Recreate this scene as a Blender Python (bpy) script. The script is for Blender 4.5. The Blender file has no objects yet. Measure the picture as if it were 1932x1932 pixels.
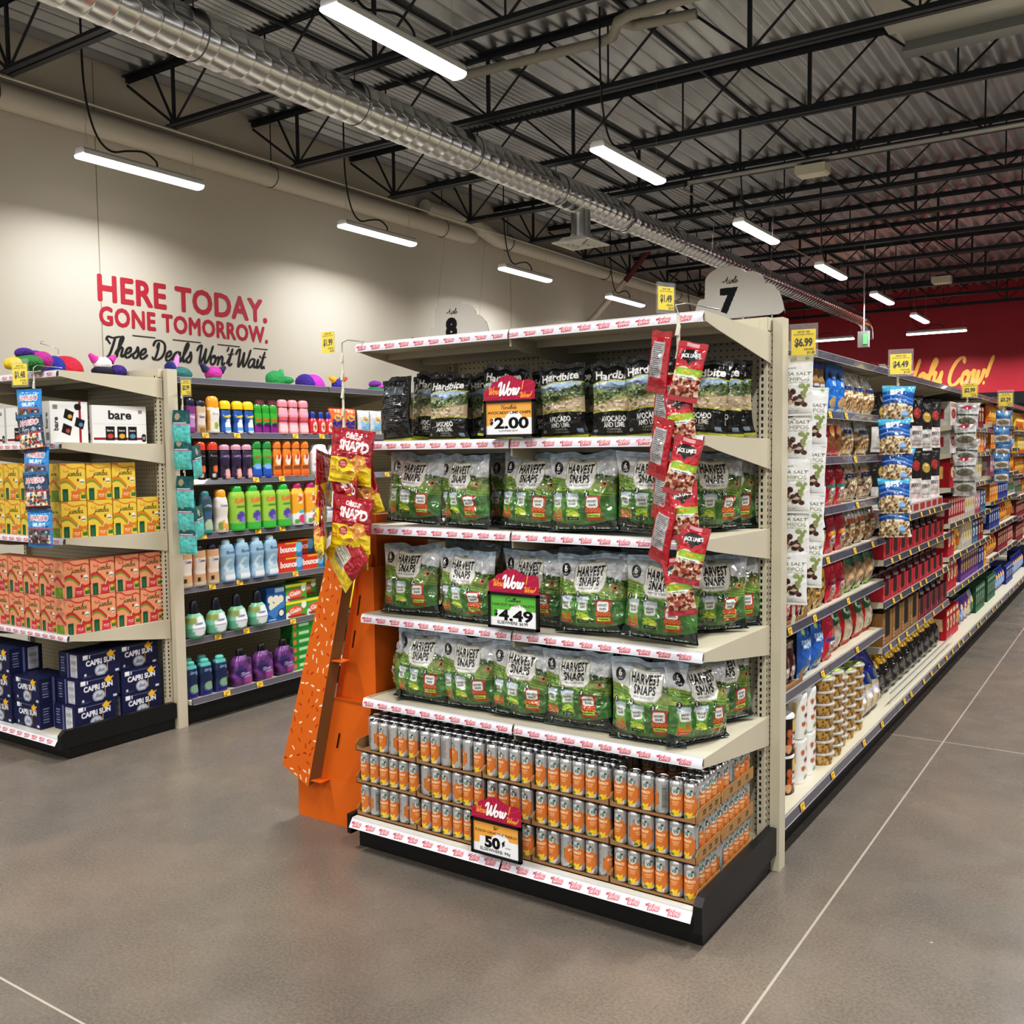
import bpy, math, random
import numpy as np
from mathutils import Vector, Matrix, Euler
PI = math.pi
random.seed(7)
sc = bpy.context.scene
COL = sc.collection

# ------------------------------------------------------------------ colour / materials
def lin(h):
    if isinstance(h, str):
        v = np.array([int(h[i:i + 2], 16) for i in (0, 2, 4)], float) / 255
    else:
        v = np.array(h, float)
    return np.where(v <= .04045, v / 12.92, ((v + .055) / 1.055) ** 2.4)
def rgb(h):
    return np.array([int(h[i:i + 2], 16) for i in (0, 2, 4)], float) / 255 if isinstance(h, str) else np.array(h, float)
MATS = {}
def mat(name, col='808080', rough=.5, metal=0., spec=.5, emis=None, es=0., bump=0., bscale=40., var=0., vscale=3., alpha=1., coat=0., trans=0.):
    if name in MATS: return MATS[name]
    m = bpy.data.materials.new(name); m.use_nodes = True
    nt = m.node_tree; b = nt.nodes['Principled BSDF']
    c = (*lin(col), 1)
    b.inputs['Base Color'].default_value = c
    b.inputs['Roughness'].default_value = rough
    b.inputs['Metallic'].default_value = metal
    b.inputs['Specular IOR Level'].default_value = spec
    b.inputs['Alpha'].default_value = alpha
    b.inputs['Coat Weight'].default_value = coat
    b.inputs['Transmission Weight'].default_value = trans
    if emis:
        b.inputs['Emission Color'].default_value = (*lin(emis), 1); b.inputs['Emission Strength'].default_value = es
    tc = nt.nodes.new('ShaderNodeTexCoord')
    if bump:
        n = nt.nodes.new('ShaderNodeTexNoise'); n.inputs['Scale'].default_value = bscale; n.inputs['Detail'].default_value = 3
        bp = nt.nodes.new('ShaderNodeBump'); bp.inputs['Strength'].default_value = bump; bp.inputs['Distance'].default_value = .01
        nt.links.new(tc.outputs['Object'], n.inputs['Vector']); nt.links.new(n.outputs['Fac'], bp.inputs['Height']); nt.links.new(bp.outputs['Normal'], b.inputs['Normal'])
    n = nt.nodes.new('ShaderNodeTexNoise'); n.inputs['Scale'].default_value = vscale; n.inputs['Detail'].default_value = 4
    mx = nt.nodes.new('ShaderNodeMix'); mx.data_type = 'RGBA'; mx.blend_type = 'MULTIPLY'; mx.inputs['Factor'].default_value = max(var, .04)
    mx.inputs[6].default_value = c
    nt.links.new(tc.outputs['Object'], n.inputs['Vector']); nt.links.new(n.outputs['Fac'], mx.inputs[7]); nt.links.new(mx.outputs[2], b.inputs['Base Color'])
    MATS[name] = m; return m
def skin(name, rough=.4, bump=0., bscale=60., spec=.5, metal=0., coat=0., metal_by_alpha=False):
    if name in MATS: return MATS[name]
    m = bpy.data.materials.new(name); m.use_nodes = True
    nt = m.node_tree; b = nt.nodes['Principled BSDF']
    a = nt.nodes.new('ShaderNodeAttribute'); a.attribute_name = 'Col'
    nt.links.new(a.outputs['Color'], b.inputs['Base Color'])
    if metal_by_alpha: nt.links.new(a.outputs['Alpha'], b.inputs['Metallic'])
    else: b.inputs['Metallic'].default_value = metal
    b.inputs['Roughness'].default_value = rough; b.inputs['Specular IOR Level'].default_value = spec; b.inputs['Coat Weight'].default_value = coat
    if bump:
        tc = nt.nodes.new('ShaderNodeTexCoord')
        n = nt.nodes.new('ShaderNodeTexNoise'); n.inputs['Scale'].default_value = bscale; n.inputs['Detail'].default_value = 2
        bp = nt.nodes.new('ShaderNodeBump'); bp.inputs['Strength'].default_value = bump; bp.inputs['Distance'].default_value = .01
        nt.links.new(tc.outputs['Object'], n.inputs['Vector']); nt.links.new(n.outputs['Fac'], bp.inputs['Height']); nt.links.new(bp.outputs['Normal'], b.inputs['Normal'])
    MATS[name] = m; return m
FILM = skin('glossy_film', rough=.13, bump=.45, bscale=24, spec=.7, coat=.5)
MFILM = skin('satin_film', rough=.27, bump=.25, bscale=30, spec=.5)
BOARD = skin('printed_board', rough=.5, spec=.35)
PLAST = skin('moulded_plastic', rough=.28, spec=.5)
PAPER = skin('paper_card', rough=.6, spec=.2)
CANM = skin('printed_aluminium', rough=.3, metal_by_alpha=True)
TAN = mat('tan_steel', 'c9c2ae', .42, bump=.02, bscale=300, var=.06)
TAND = mat('tan_steel_shaded', 'a39c8a', .5, var=.05)  # darker copy of the tan, under-shelf shade put into the colour
BLK = mat('black_kickplate', '141416', .38, bump=.05, bscale=20)
SLOT = mat('slot_shadow', '0d0d0d', .8)
RAIL = mat('grey_rail_plastic', '5d5c66', .2, coat=.5)
RAILP = mat('clear_grey_rail', '8a8896', .18, coat=.6)
STEEL = mat('black_painted_steel', '1d2027', .45, var=.2)
WIREM = mat('steel_wire', 'b9b9b4', .3, metal=.9)
CLEARP = mat('clear_plastic', 'e8ecec', .08, alpha=.12, spec=.8)
CREAMP = mat('cream_plastic', 'd8d3c0', .4)
CORDM = mat('black_cord', '0c0c0e', .45)
CARD = mat('brown_cardboard', '9c7750', .8, bump=.1, bscale=120, var=.15, vscale=12)
LEDM = mat('led_diffuser', 'ffffff', .4, emis='ffffff', es=5.)
LEDM.cycles.emission_sampling = 'NONE'
LIDM = mat('aluminium_lid', 'd2d3d6', .22, metal=1.)
HOUS = mat('white_housing', 'e6e6e4', .35)

# ------------------------------------------------------------------ text outlines -> triangles
_TC = {}
def font_tris(s, off=.02, sp=1.):
    if 'M' in s: off = min(off, .004)
    k = (s, off, sp)
    if k in _TC: return _TC[k]
    cu = bpy.data.curves.new('t', 'FONT'); cu.body = s; cu.offset = off; cu.resolution_u = 3; cu.space_character = sp; cu.fill_mode = 'FRONT'
    ob = bpy.data.objects.new('t', cu); COL.objects.link(ob); bpy.context.view_layer.update()
    dg = bpy.context.evaluated_depsgraph_get(); me = ob.evaluated_get(dg).to_mesh(); me.calc_loop_triangles()
    v = np.zeros(len(me.vertices) * 3); me.vertices.foreach_get('co', v); v = v.reshape(-1, 3)[:, :2]
    t = np.zeros(len(me.loop_triangles) * 3, int); me.loop_triangles.foreach_get('vertices', t)
    out = v[t.reshape(-1, 3)] if len(t) else np.zeros((0, 3, 2))
    ob.evaluated_get(dg).to_mesh_clear(); bpy.data.objects.remove(ob); bpy.data.curves.remove(cu)
    _TC[k] = out; return out
# brush script: strokes as point strings, x0y0 x1y1 ... in hundredths
G = {
'A': ('-8,30 0,22 20,30 44,62 54,96 56,60 58,20 64,2 72,8|6,32 30,40 60,40', 74),
'C': ('66,82 60,96 46,98 26,80 12,48 12,16 26,0 46,4 66,24', 66),
'D': ('22,62 30,84 28,40 20,6|0,70 10,92 34,98 60,84 68,54 60,22 38,2 16,2 4,12', 74),
'H': ('-4,72 4,90 20,96 18,60 8,2|10,40 30,54 56,56|66,98 58,60 52,14 60,0 74,8', 74),
'T': ('-4,78 4,92 30,88 60,96 72,92|40,88 34,50 24,6 14,-2|-4,84 18,60', 52),
'W': ('-4,66 6,88 20,94 20,60 20,10 26,2 42,40 50,78 50,30 54,4 64,10 80,50 90,96', 84),
'a': ('40,42 28,50 12,40 4,18 10,2 22,4 36,24 42,48|42,48 40,16 46,2 58,12', 52),
'b': ('2,20 20,56 30,90 22,100 12,84 10,40 12,8 22,0 36,12 38,34 28,46 16,34', 44),
'c': ('38,38 28,50 12,38 6,16 14,0 28,4 42,18', 40),
'd': ('40,42 28,50 12,40 4,18 10,2 22,4 36,24 48,98|44,60 42,16 48,2 58,12', 54),
'e': ('2,16 20,22 32,36 26,50 12,40 6,18 14,0 28,4 44,20', 42),
'h': ('0,14 18,50 30,88 24,98 16,80 12,30 10,0|12,22 24,46 34,40 32,12 38,2 50,14', 46),
'i': ('6,30 14,48 10,14 16,2 28,14|22,66 22,68', 26),
'j': ('16,48 12,0 4,-34 -6,-28 6,-10 26,12|24,66 24,68', 26),
'l': ('0,14 18,48 32,86 24,98 14,70 10,24 16,2 28,14', 26),
'm': ('4,46 8,20 6,0|8,20 20,48 28,38 26,2|26,20 38,48 46,38 46,10 52,2 62,14', 62),
'n': ('4,44 8,22 6,0|8,22 22,48 32,38 32,12 38,2 50,14', 48),
'o': ('22,50 8,40 4,16 14,0 28,8 34,30 24,48 22,38 36,36 46,42', 44),
'r': ('4,30 14,52 20,44 32,46 28,14 34,2 44,12', 42),
's': ('2,14 20,36 24,54 32,30 28,6 14,0 6,10', 38),
't': ('0,14 16,48 26,92|22,70 14,18 20,2 34,14|2,60 38,66', 30),
'w': ('2,40 12,50 10,16 16,2 28,20 32,46 32,14 40,2 52,22 56,48 62,42', 60),
'y': ('4,40 12,50 10,20 20,10 34,26 42,50|42,50 36,6 22,-36 8,-34 14,-14 48,14', 48),
'!': ('26,96 18,60 12,26|6,2 7,4', 24), "'": ('14,98 8,78', 14), '.': ('5,4 8,5|5,6 8,3', 18), ' ': ('', 26), ',': ('6,4 2,-10', 14)}
def _cr(P, n=7):
    P = [np.array(p, float) for p in P]
    if len(P) == 2: return P
    Q = [2 * P[0] - P[1]] + P + [2 * P[-1] - P[-2]]; out = []
    for i in range(1, len(Q) - 2):
        a, b, c, d = Q[i - 1], Q[i], Q[i + 1], Q[i + 2]
        for k in range(n):
            t = k / n
            out.append(.5 * ((2 * b) + (-a + c) * t + (2 * a - 5 * b + 4 * c - d) * t * t + (-a + 3 * b - 3 * c + d) * t ** 3))
    out.append(Q[-2]); return out
def script_tris(s, wt=.06, sl=.22, tight=1.):
    k = (s, wt, sl, tight, 's')
    if k in _TC: return _TC[k]
    T = []; x = 0
    for ch in s:
        st, adv = G.get(ch, ('', 26))
        for seg in (st.split('|') if st else []):
            P = [tuple(float(c) / 100 for c in q.split(',')) for q in seg.split()]
            P = [(x + px + sl * py, py) for px, py in P]; C = _cr(P)
            L = []
            for i, p in enumerate(C):
                d = C[min(i + 1, len(C) - 1)] - C[max(i - 1, 0)]; n = np.linalg.norm(d) or 1; d = d / n
                w = wt * (.5 + .5 * abs(d[1])) * (.75 if i in (0, len(C) - 1) else 1)
                L.append((p, np.array([-d[1], d[0]]) * w, w))
            for (p, n, w), (q, m, w2) in zip(L, L[1:]):
                T += [[p - n, q - m, q + m], [p - n, q + m, p + n]]
            for i in list(range(0, len(L), 3)) + [len(L) - 1]:
                p, n, w = L[i]
                for a in range(8):
                    t0, t1 = a * PI / 4, (a + 1) * PI / 4
                    T.append([p, p + w * np.array([math.cos(t0), math.sin(t0)]), p + w * np.array([math.cos(t1), math.sin(t1)])])
        x += adv / 100 * tight
    T = np.array(T); _TC[k] = T; return T
def place(T, cx, cy, h, fit=None, shear=0., rot=0., cap=None, anchor='c'):
    if not len(T): return T
    T = T.copy(); y0 = 0.; y1 = cap or T[..., 1].max(); x0, x1 = T[..., 0].min(), T[..., 0].max()
    s = h / (y1 - y0); T[..., 1] = (T[..., 1] - (y0 + y1) / 2) * s
    sx = s if not fit else fit / (x1 - x0)
    T[..., 0] = (T[..., 0] - ((x0 + x1) / 2 if anchor == 'c' else x0)) * sx
    T[..., 0] += shear * T[..., 1]
    if rot:
        c, q = math.cos(rot), math.sin(rot); X = T[..., 0] * c - T[..., 1] * q; Y = T[..., 0] * q + T[..., 1] * c
        T[..., 0], T[..., 1] = X, Y
    T[..., 0] += cx; T[..., 1] += cy; return T

# ------------------------------------------------------------------ painted skins (colour per mesh vertex)
class Cv:
    def __init__(s, W, H, step, bg='ffffff', ss=2):
        s.W, s.H = W, H; s.nx = max(2, round(W / step)); s.ny = max(2, round(H / step)); s.ss = ss
        s.A = np.empty((s.ny * ss, s.nx * ss, 4)); s.A[..., :3] = rgb(bg); s.A[..., 3] = 0
        s.X = ((np.arange(s.nx * ss) + .5) / (s.nx * ss) * W)[None, :]; s.Y = ((np.arange(s.ny * ss) + .5) / (s.ny * ss) * H)[:, None]
    def m(s, mask, c, a=1., met=None):
        mask = np.broadcast_to(mask, s.A.shape[:2])
        s.A[mask, :3] = s.A[mask, :3] * (1 - a) + rgb(c) * a
        if met is not None: s.A[mask, 3] = met
    def rect(s, x0, y0, x1, y1, c, a=1., met=None): s.m((s.X >= x0) & (s.X < x1) & (s.Y >= y0) & (s.Y < y1), c, a, met)
    def rr(s, cx, cy, w, h, r, c, a=1.):
        dx = np.maximum(abs(s.X - cx) - w / 2 + r, 0); dy = np.maximum(abs(s.Y - cy) - h / 2 + r, 0); s.m(dx * dx + dy * dy < r * r, c, a)
    def ell(s, cx, cy, rx, ry, c, a=1., met=None): s.m(((s.X - cx) / rx) ** 2 + ((s.Y - cy) / ry) ** 2 < 1, c, a, met)
    def above(s, f, c, a=1., met=None): s.m(s.Y > f(s.X), c, a, met)
    def below(s, f, c, a=1., met=None): s.m(s.Y < f(s.X), c, a, met)
    def poly(s, P, c, a=1.):
        P = np.array(P, float); ins = np.zeros(s.A.shape[:2], bool); n = len(P)
        X = np.broadcast_to(s.X, ins.shape); Y = np.broadcast_to(s.Y, ins.shape)
        for i in range(n):
            (x0, y0), (x1, y1) = P[i], P[(i + 1) % n]
            if y0 == y1: continue
            c_ = ((y0 > Y) != (y1 > Y)) & (X < (x1 - x0) * (Y - y0) / (y1 - y0) + x0); ins ^= c_
        s.m(ins, c, a)
    def tris(s, T, c, a=1.):
        ny, nx = s.A.shape[:2]; M = np.zeros((ny, nx), bool); fx = nx / s.W; fy = ny / s.H
        for t in T:
            x0 = max(0, int(t[:, 0].min() * fx - .5)); x1 = min(nx, int(t[:, 0].max() * fx + 1.5)); y0 = max(0, int(t[:, 1].min() * fy - .5)); y1 = min(ny, int(t[:, 1].max() * fy + 1.5))
            if x0 >= x1 or y0 >= y1: continue
            X = s.X[:, x0:x1]; Y = s.Y[y0:y1]
            (ax, ay), (bx, by), (cx, cy) = t
            d1 = (X - bx) * (ay - by) - (ax - bx) * (Y - by); d2 = (X - cx) * (by - cy) - (bx - cx) * (Y - cy); d3 = (X - ax) * (cy - ay) - (cx - ax) * (Y - ay)
            M[y0:y1, x0:x1] |= ~(((d1 < 0) | (d2 < 0) | (d3 < 0)) & ((d1 > 0) | (d2 > 0) | (d3 > 0)))
        s.m(M, c, a)
    def text(s, t, cx, cy, h, c, fit=None, off=.02, shear=0., rot=0., sp=1., a=1., anchor='c'):
        cap = None if any(ch in t for ch in 'gjpqy,') else None
        T = place(font_tris(t, off, sp), cx, cy, h, fit, shear, rot, .72 if t != '.' else None, anchor)
        for d in ((0,) if 'M' not in t else (-1, 0, 1)): s.tris(T + np.array([d * h * .04, d * h * .02]), c, a)
    def script(s, t, cx, cy, h, c, fit=None, wt=.06, rot=0., a=1., sl=.22, tight=1.): s.tris(place(script_tris(t, wt, sl, tight), cx, cy, h, fit, 0, rot, .98), c, a)
    def noise(s, amt, cells=20, seed=0):
        s.A[..., :3] = np.clip(s.A[..., :3] * (1 + amt * snoise(*s.A.shape[:2], cells, seed)[..., None]), 0, 1)
    def speck(s, x0, y0, x1, y1, cols, n, r, seed=0, asp=1.):
        R = random.Random(seed)
        for i in range(n):
            s.ell(R.uniform(x0, x1), R.uniform(y0, y1), r * R.uniform(.6, 1.3) * asp, r * R.uniform(.6, 1.3), R.choice(cols))
    def lines(s, x0, x1, y0, y1, n, c, a=1., seed=1):
        R = random.Random(seed); d = (y1 - y0) / n
        for i in range(n): s.rect(x0, y1 - (i + .62) * d, x1 - (x1 - x0) * R.uniform(0, .25), y1 - (i + .25) * d, c, a)
    def out(s):
        a = s.A.reshape(s.ny, s.ss, s.nx, s.ss, 4).mean((1, 3)); return a
    def sample(s, X, Y):
        if not hasattr(s, '_o'): s._o = s.out()
        i = np.clip((X / s.W * s.nx).astype(int), 0, s.nx - 1); j = np.clip((Y / s.H * s.ny).astype(int), 0, s.ny - 1)
        return s._o[j, i]
def snoise(ny, nx, cells, seed=0, asp=1.):
    R = np.random.RandomState(seed); cy = max(2, int(cells)); cx = max(2, int(cells * asp)); g = R.uniform(-1, 1, (cy + 2, cx + 2))
    y = np.linspace(0, cy - .001, ny); x = np.linspace(0, cx - .001, nx); iy = y.astype(int); ix = x.astype(int)
    fy = (y - iy); fx = (x - ix); fy = (fy * fy * (3 - 2 * fy))[:, None]; fx = (fx * fx * (3 - 2 * fx))[None, :]
    a = g[iy][:, ix]; b = g[iy][:, ix + 1]; c = g[iy + 1][:, ix]; d = g[iy + 1][:, ix + 1]
    return (a * (1 - fx) + b * fx) * (1 - fy) + (c * (1 - fx) + d * fx) * fy

# ------------------------------------------------------------------ mesh builder
class MB:
    def __init__(s): s.V = []; s.Q = []; s.C = []; s.n = 0; s.M = []
    def grid(s, P, C=None, mi=0, flip=False, cu=False):
        P = np.asarray(P, float); ny, nx = P.shape[:2]; i = np.arange(ny * nx).reshape(ny, nx) + s.n
        if cu: i = np.concatenate([i, i[:, :1]], 1)
        q = np.stack([i[:-1, :-1], i[:-1, 1:], i[1:, 1:], i[1:, :-1]], -1).reshape(-1, 4)
        if flip: q = q[:, ::-1]
        s.V.append(P.reshape(-1, 3)); s.Q.append(q); s.M += [mi] * len(q)
        if C is None: C = 'cccccc'
        if isinstance(C, (str, tuple)): C = np.append(rgb(C), 0)
        C = np.asarray(C, float)
        if C.ndim == 1: C = np.broadcast_to(C, (ny, nx, len(C)))
        if C.shape[-1] == 3: C = np.concatenate([C, np.zeros((*C.shape[:-1], 1))], -1)
        s.C.append(C.reshape(-1, 4)); s.n += ny * nx; return s
    def poly(s, pts, c='cccccc', mi=0):   # any convex/concave ngon kept as polygon
        P = np.array(pts, float); s.V.append(P); s.Q.append([list(range(s.n, s.n + len(P)))]); s.M += [mi]
        C = np.append(rgb(c), 0); s.C.append(np.tile(C, (len(P), 1))); s.n += len(P); return s
    def box(s, x0, y0, z0, x1, y1, z1, c='cccccc', mi=0, fr=None, rt=None, lf=None, tp=None, bk=None, faces='fbrltd'):
        def f(o, u, v, cv, key):
            if key not in faces: return
            o, u, v = map(np.array, (o, u, v))
            if cv is None: A = np.linspace(0, 1, 2); B = A; C = c
            else: C = cv.out(); B = np.linspace(0, 1, C.shape[0]); A = np.linspace(0, 1, C.shape[1])
            s.grid(o + A[None, :, None] * u + B[:, None, None] * v, C, mi)
        dx, dy, dz = x1 - x0, y1 - y0, z1 - z0
        f((x0, y0, z0), (dx, 0, 0), (0, 0, dz), fr, 'f'); f((x1, y1, z0), (-dx, 0, 0), (0, 0, dz), bk, 'b')
        f((x1, y0, z0), (0, dy, 0), (0, 0, dz), rt, 'r'); f((x0, y1, z0), (0, -dy, 0), (0, 0, dz), lf, 'l')
        f((x0, y0, z1), (dx, 0, 0), (0, dy, 0), tp, 't'); f((x0, y1, z0), (dx, 0, 0), (0, -dy, 0), None, 'd'); return s
    def prism(s, pts, axis, a, b, c='cccccc', mi=0):  # 2D outline (ccw seen from +axis) extruded along axis
        n = len(pts)
        def p3(q, t): return {'x': (t, q[0], q[1]), 'y': (q[0], t, q[1]), 'z': (q[0], q[1], t)}[axis]
        A = [p3(q, a) for q in pts]; B = [p3(q, b) for q in pts]
        s.poly(B, c, mi); s.poly(A[::-1], c, mi)
        for i in range(n):
            j = (i + 1) % n; s.poly([A[i], A[j], B[j], B[i]], c, mi)
        return s
    def tube(s, pts, r, c='cccccc', n=6, mi=0, cap=True):
        P = [Vector(p) for p in pts]; R = r if isinstance(r, (list, tuple)) else [r] * len(P); G_ = []; up = None
        for i, p in enumerate(P):
            d = (P[min(i + 1, len(P) - 1)] - P[max(i - 1, 0)]).normalized()
            if up is None: up = Vector((0, 0, 1)) if abs(d.z) < .9 else Vector((0, 1, 0))
            a = d.cross(up).normalized(); b = a.cross(d).normalized(); up = b
            G_.append([p + (a * math.cos(t) + b * math.sin(t)) * R[i] for t in [2 * PI * k / n for k in range(n)]])
        s.grid(np.array(G_), c, mi, cu=True, flip=True)
        if cap: s.poly(G_[0], c, mi); s.poly(G_[-1][::-1], c, mi)
        return s
    def lathe(s, prof, n=16, c='cccccc', C=None, mi=0, sx=1., sy=1., loc=(0, 0, 0), a0=0.):
        # prof: list (r,z[,color]); C overrides colours grid; angle 0 = local -Y front centre at a=-pi/2
        A = a0 + 2 * PI * np.arange(n) / n; P = np.array([[(r_[0] * math.cos(t) * sx + loc[0], r_[0] * math.sin(t) * sy + loc[1], r_[1] + loc[2]) for t in A] for r_ in prof])
        if C is None and len(prof[0]) > 2:
            C = np.array([np.tile(np.append(rgb(r_[2]), 0), (n, 1)) for r_ in prof])
        s.grid(P, c if C is None else C, mi, cu=True); return s
    def tri2(s, T, fn, c, mi=0, sub=0):
        # flat lettering: T triangles in 2D mapped by fn(x,y)->3D
        T = np.asarray(T); a, b, cc = T[:, 0], T[:, 1], T[:, 2]
        ar = (b[:, 0] - a[:, 0]) * (cc[:, 1] - a[:, 1]) - (b[:, 1] - a[:, 1]) * (cc[:, 0] - a[:, 0]); T = np.where((ar < 0)[:, None, None], T[:, ::-1], T)
        P = np.array([fn(x, y) for x, y in T.reshape(-1, 2)]); k = len(T)
        s.V.append(P); s.Q.append(np.arange(s.n, s.n + 3 * k).reshape(-1, 3)); s.M += [mi] * k
        s.C.append(np.tile(np.append(rgb(c), 0), (3 * k, 1))); s.n += 3 * k; return s
    def build(s, name, mats, parent=None, smooth=False, loc=None, rot=None, auto=None):
        me = bpy.data.meshes.new(name); V = np.concatenate(s.V)
        nl = []; st = []; k = 0
        for q in s.Q:
            q = np.asarray(q)
            nl.append(q.reshape(-1)); st.append(k + np.arange(len(q)) * q.shape[1]); k += q.size
        L = np.concatenate(nl).astype(np.int32); S = np.concatenate(st).astype(np.int32)
        me.vertices.add(len(V)); me.vertices.foreach_set('co', V.astype(np.float32).ravel())
        me.loops.add(len(L)); me.loops.foreach_set('vertex_index', L)
        me.polygons.add(len(S)); me.polygons.foreach_set('loop_start', S)
        if not isinstance(mats, (list, tuple)): mats = [mats]
        for m in mats: me.materials.append(m)
        me.polygons.foreach_set('material_index', np.array(s.M, np.int32))
        if smooth: me.polygons.foreach_set('use_smooth', np.ones(len(S), bool))
        me.update(calc_edges=True)
        if any(m.node_tree.nodes.get('Attribute') for m in mats):
            C = np.concatenate(s.C); g_ = C[:, :3] @ np.array([.3, .59, .11]); C = np.concatenate([lin(C[:, :3] * .92 + .08 * g_[:, None]), C[:, 3:]], 1)
            at = me.color_attributes.new('Col', 'FLOAT_COLOR', 'POINT'); at.data.foreach_set('color', C.astype(np.float32).ravel())
        if smooth and auto: me.set_sharp_from_angle(angle=math.radians(auto))
        o = bpy.data.objects.new(name, me); COL.objects.link(o)
        if parent: o.parent = parent
        if loc is not None: o.location = loc
        if rot is not None: o.rotation_euler = rot
        return o
def tag(o, label=None, cat=None, group=None, kind=None):
    if label: o['label'] = label
    if cat: o['category'] = cat
    if group: o['group'] = group
    if kind: o['kind'] = kind
    return o
def thing(name, label, cat, loc=(0, 0, 0), rz=0., group=None, rot=None):
    o = bpy.data.objects.new(name, None); COL.objects.link(o); o.location = loc; o.rotation_euler = rot or (0, 0, rz); o.empty_display_size = .02
    return tag(o, label, cat, group)
KIDS = {}
def proto_done(root):
    bpy.context.view_layer.update(); KIDS[root.name] = [(c, list(c.children)) for c in root.children]; return root
def dup(root, loc, rz=0., label=None, group=None, rot=None, scale=None):
    if not root.get('used'):
        r = root; root['used'] = 1
    else:
        r = root.copy(); COL.objects.link(r)
        for c, gs in KIDS.get(root.name, []):
            d = c.copy(); COL.objects.link(d); d.parent = r
            for g in gs:
                e = g.copy(); COL.objects.link(e); e.parent = d
    r.location = loc; r.rotation_euler = rot or (0, 0, rz)
    if scale: r.scale = scale
    if label: r['label'] = label
    if group: r['group'] = group
    return r
ORD = 'zeroth first second third fourth fifth sixth seventh eighth ninth tenth eleventh twelfth thirteenth fourteenth fifteenth sixteenth seventeenth eighteenth nineteenth twentieth twenty-first twenty-second twenty-third twenty-fourth twenty-fifth twenty-sixth twenty-seventh twenty-eighth twenty-ninth thirtieth'.split()
def struct(o, kind='structure'): o['kind'] = kind; return o

# ------------------------------------------------------------------ camera
yaw, pitch, roll, FPX = -.5903, -.0641, -.011, 1809.97
f = Vector((math.sin(yaw) * math.cos(pitch), math.cos(yaw) * math.cos(pitch), math.sin(pitch))); r = Vector((math.cos(yaw), -math.sin(yaw), 0)); u = r.cross(f)
r, u = r * math.cos(roll) + u * math.sin(roll), -r * math.sin(roll) + u * math.cos(roll)
cam = bpy.data.cameras.new('camera'); co = bpy.data.objects.new('camera', cam); COL.objects.link(co)
co.matrix_world = Matrix(((r.x, u.x, -f.x, 2.8006), (r.y, u.y, -f.y, -3.0249), (r.z, u.z, -f.z, 1.6948), (0, 0, 0, 1)))
cam.sensor_width = 36; cam.lens = FPX / 1932 * 36; cam.clip_end = 200; sc.camera = co
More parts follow.
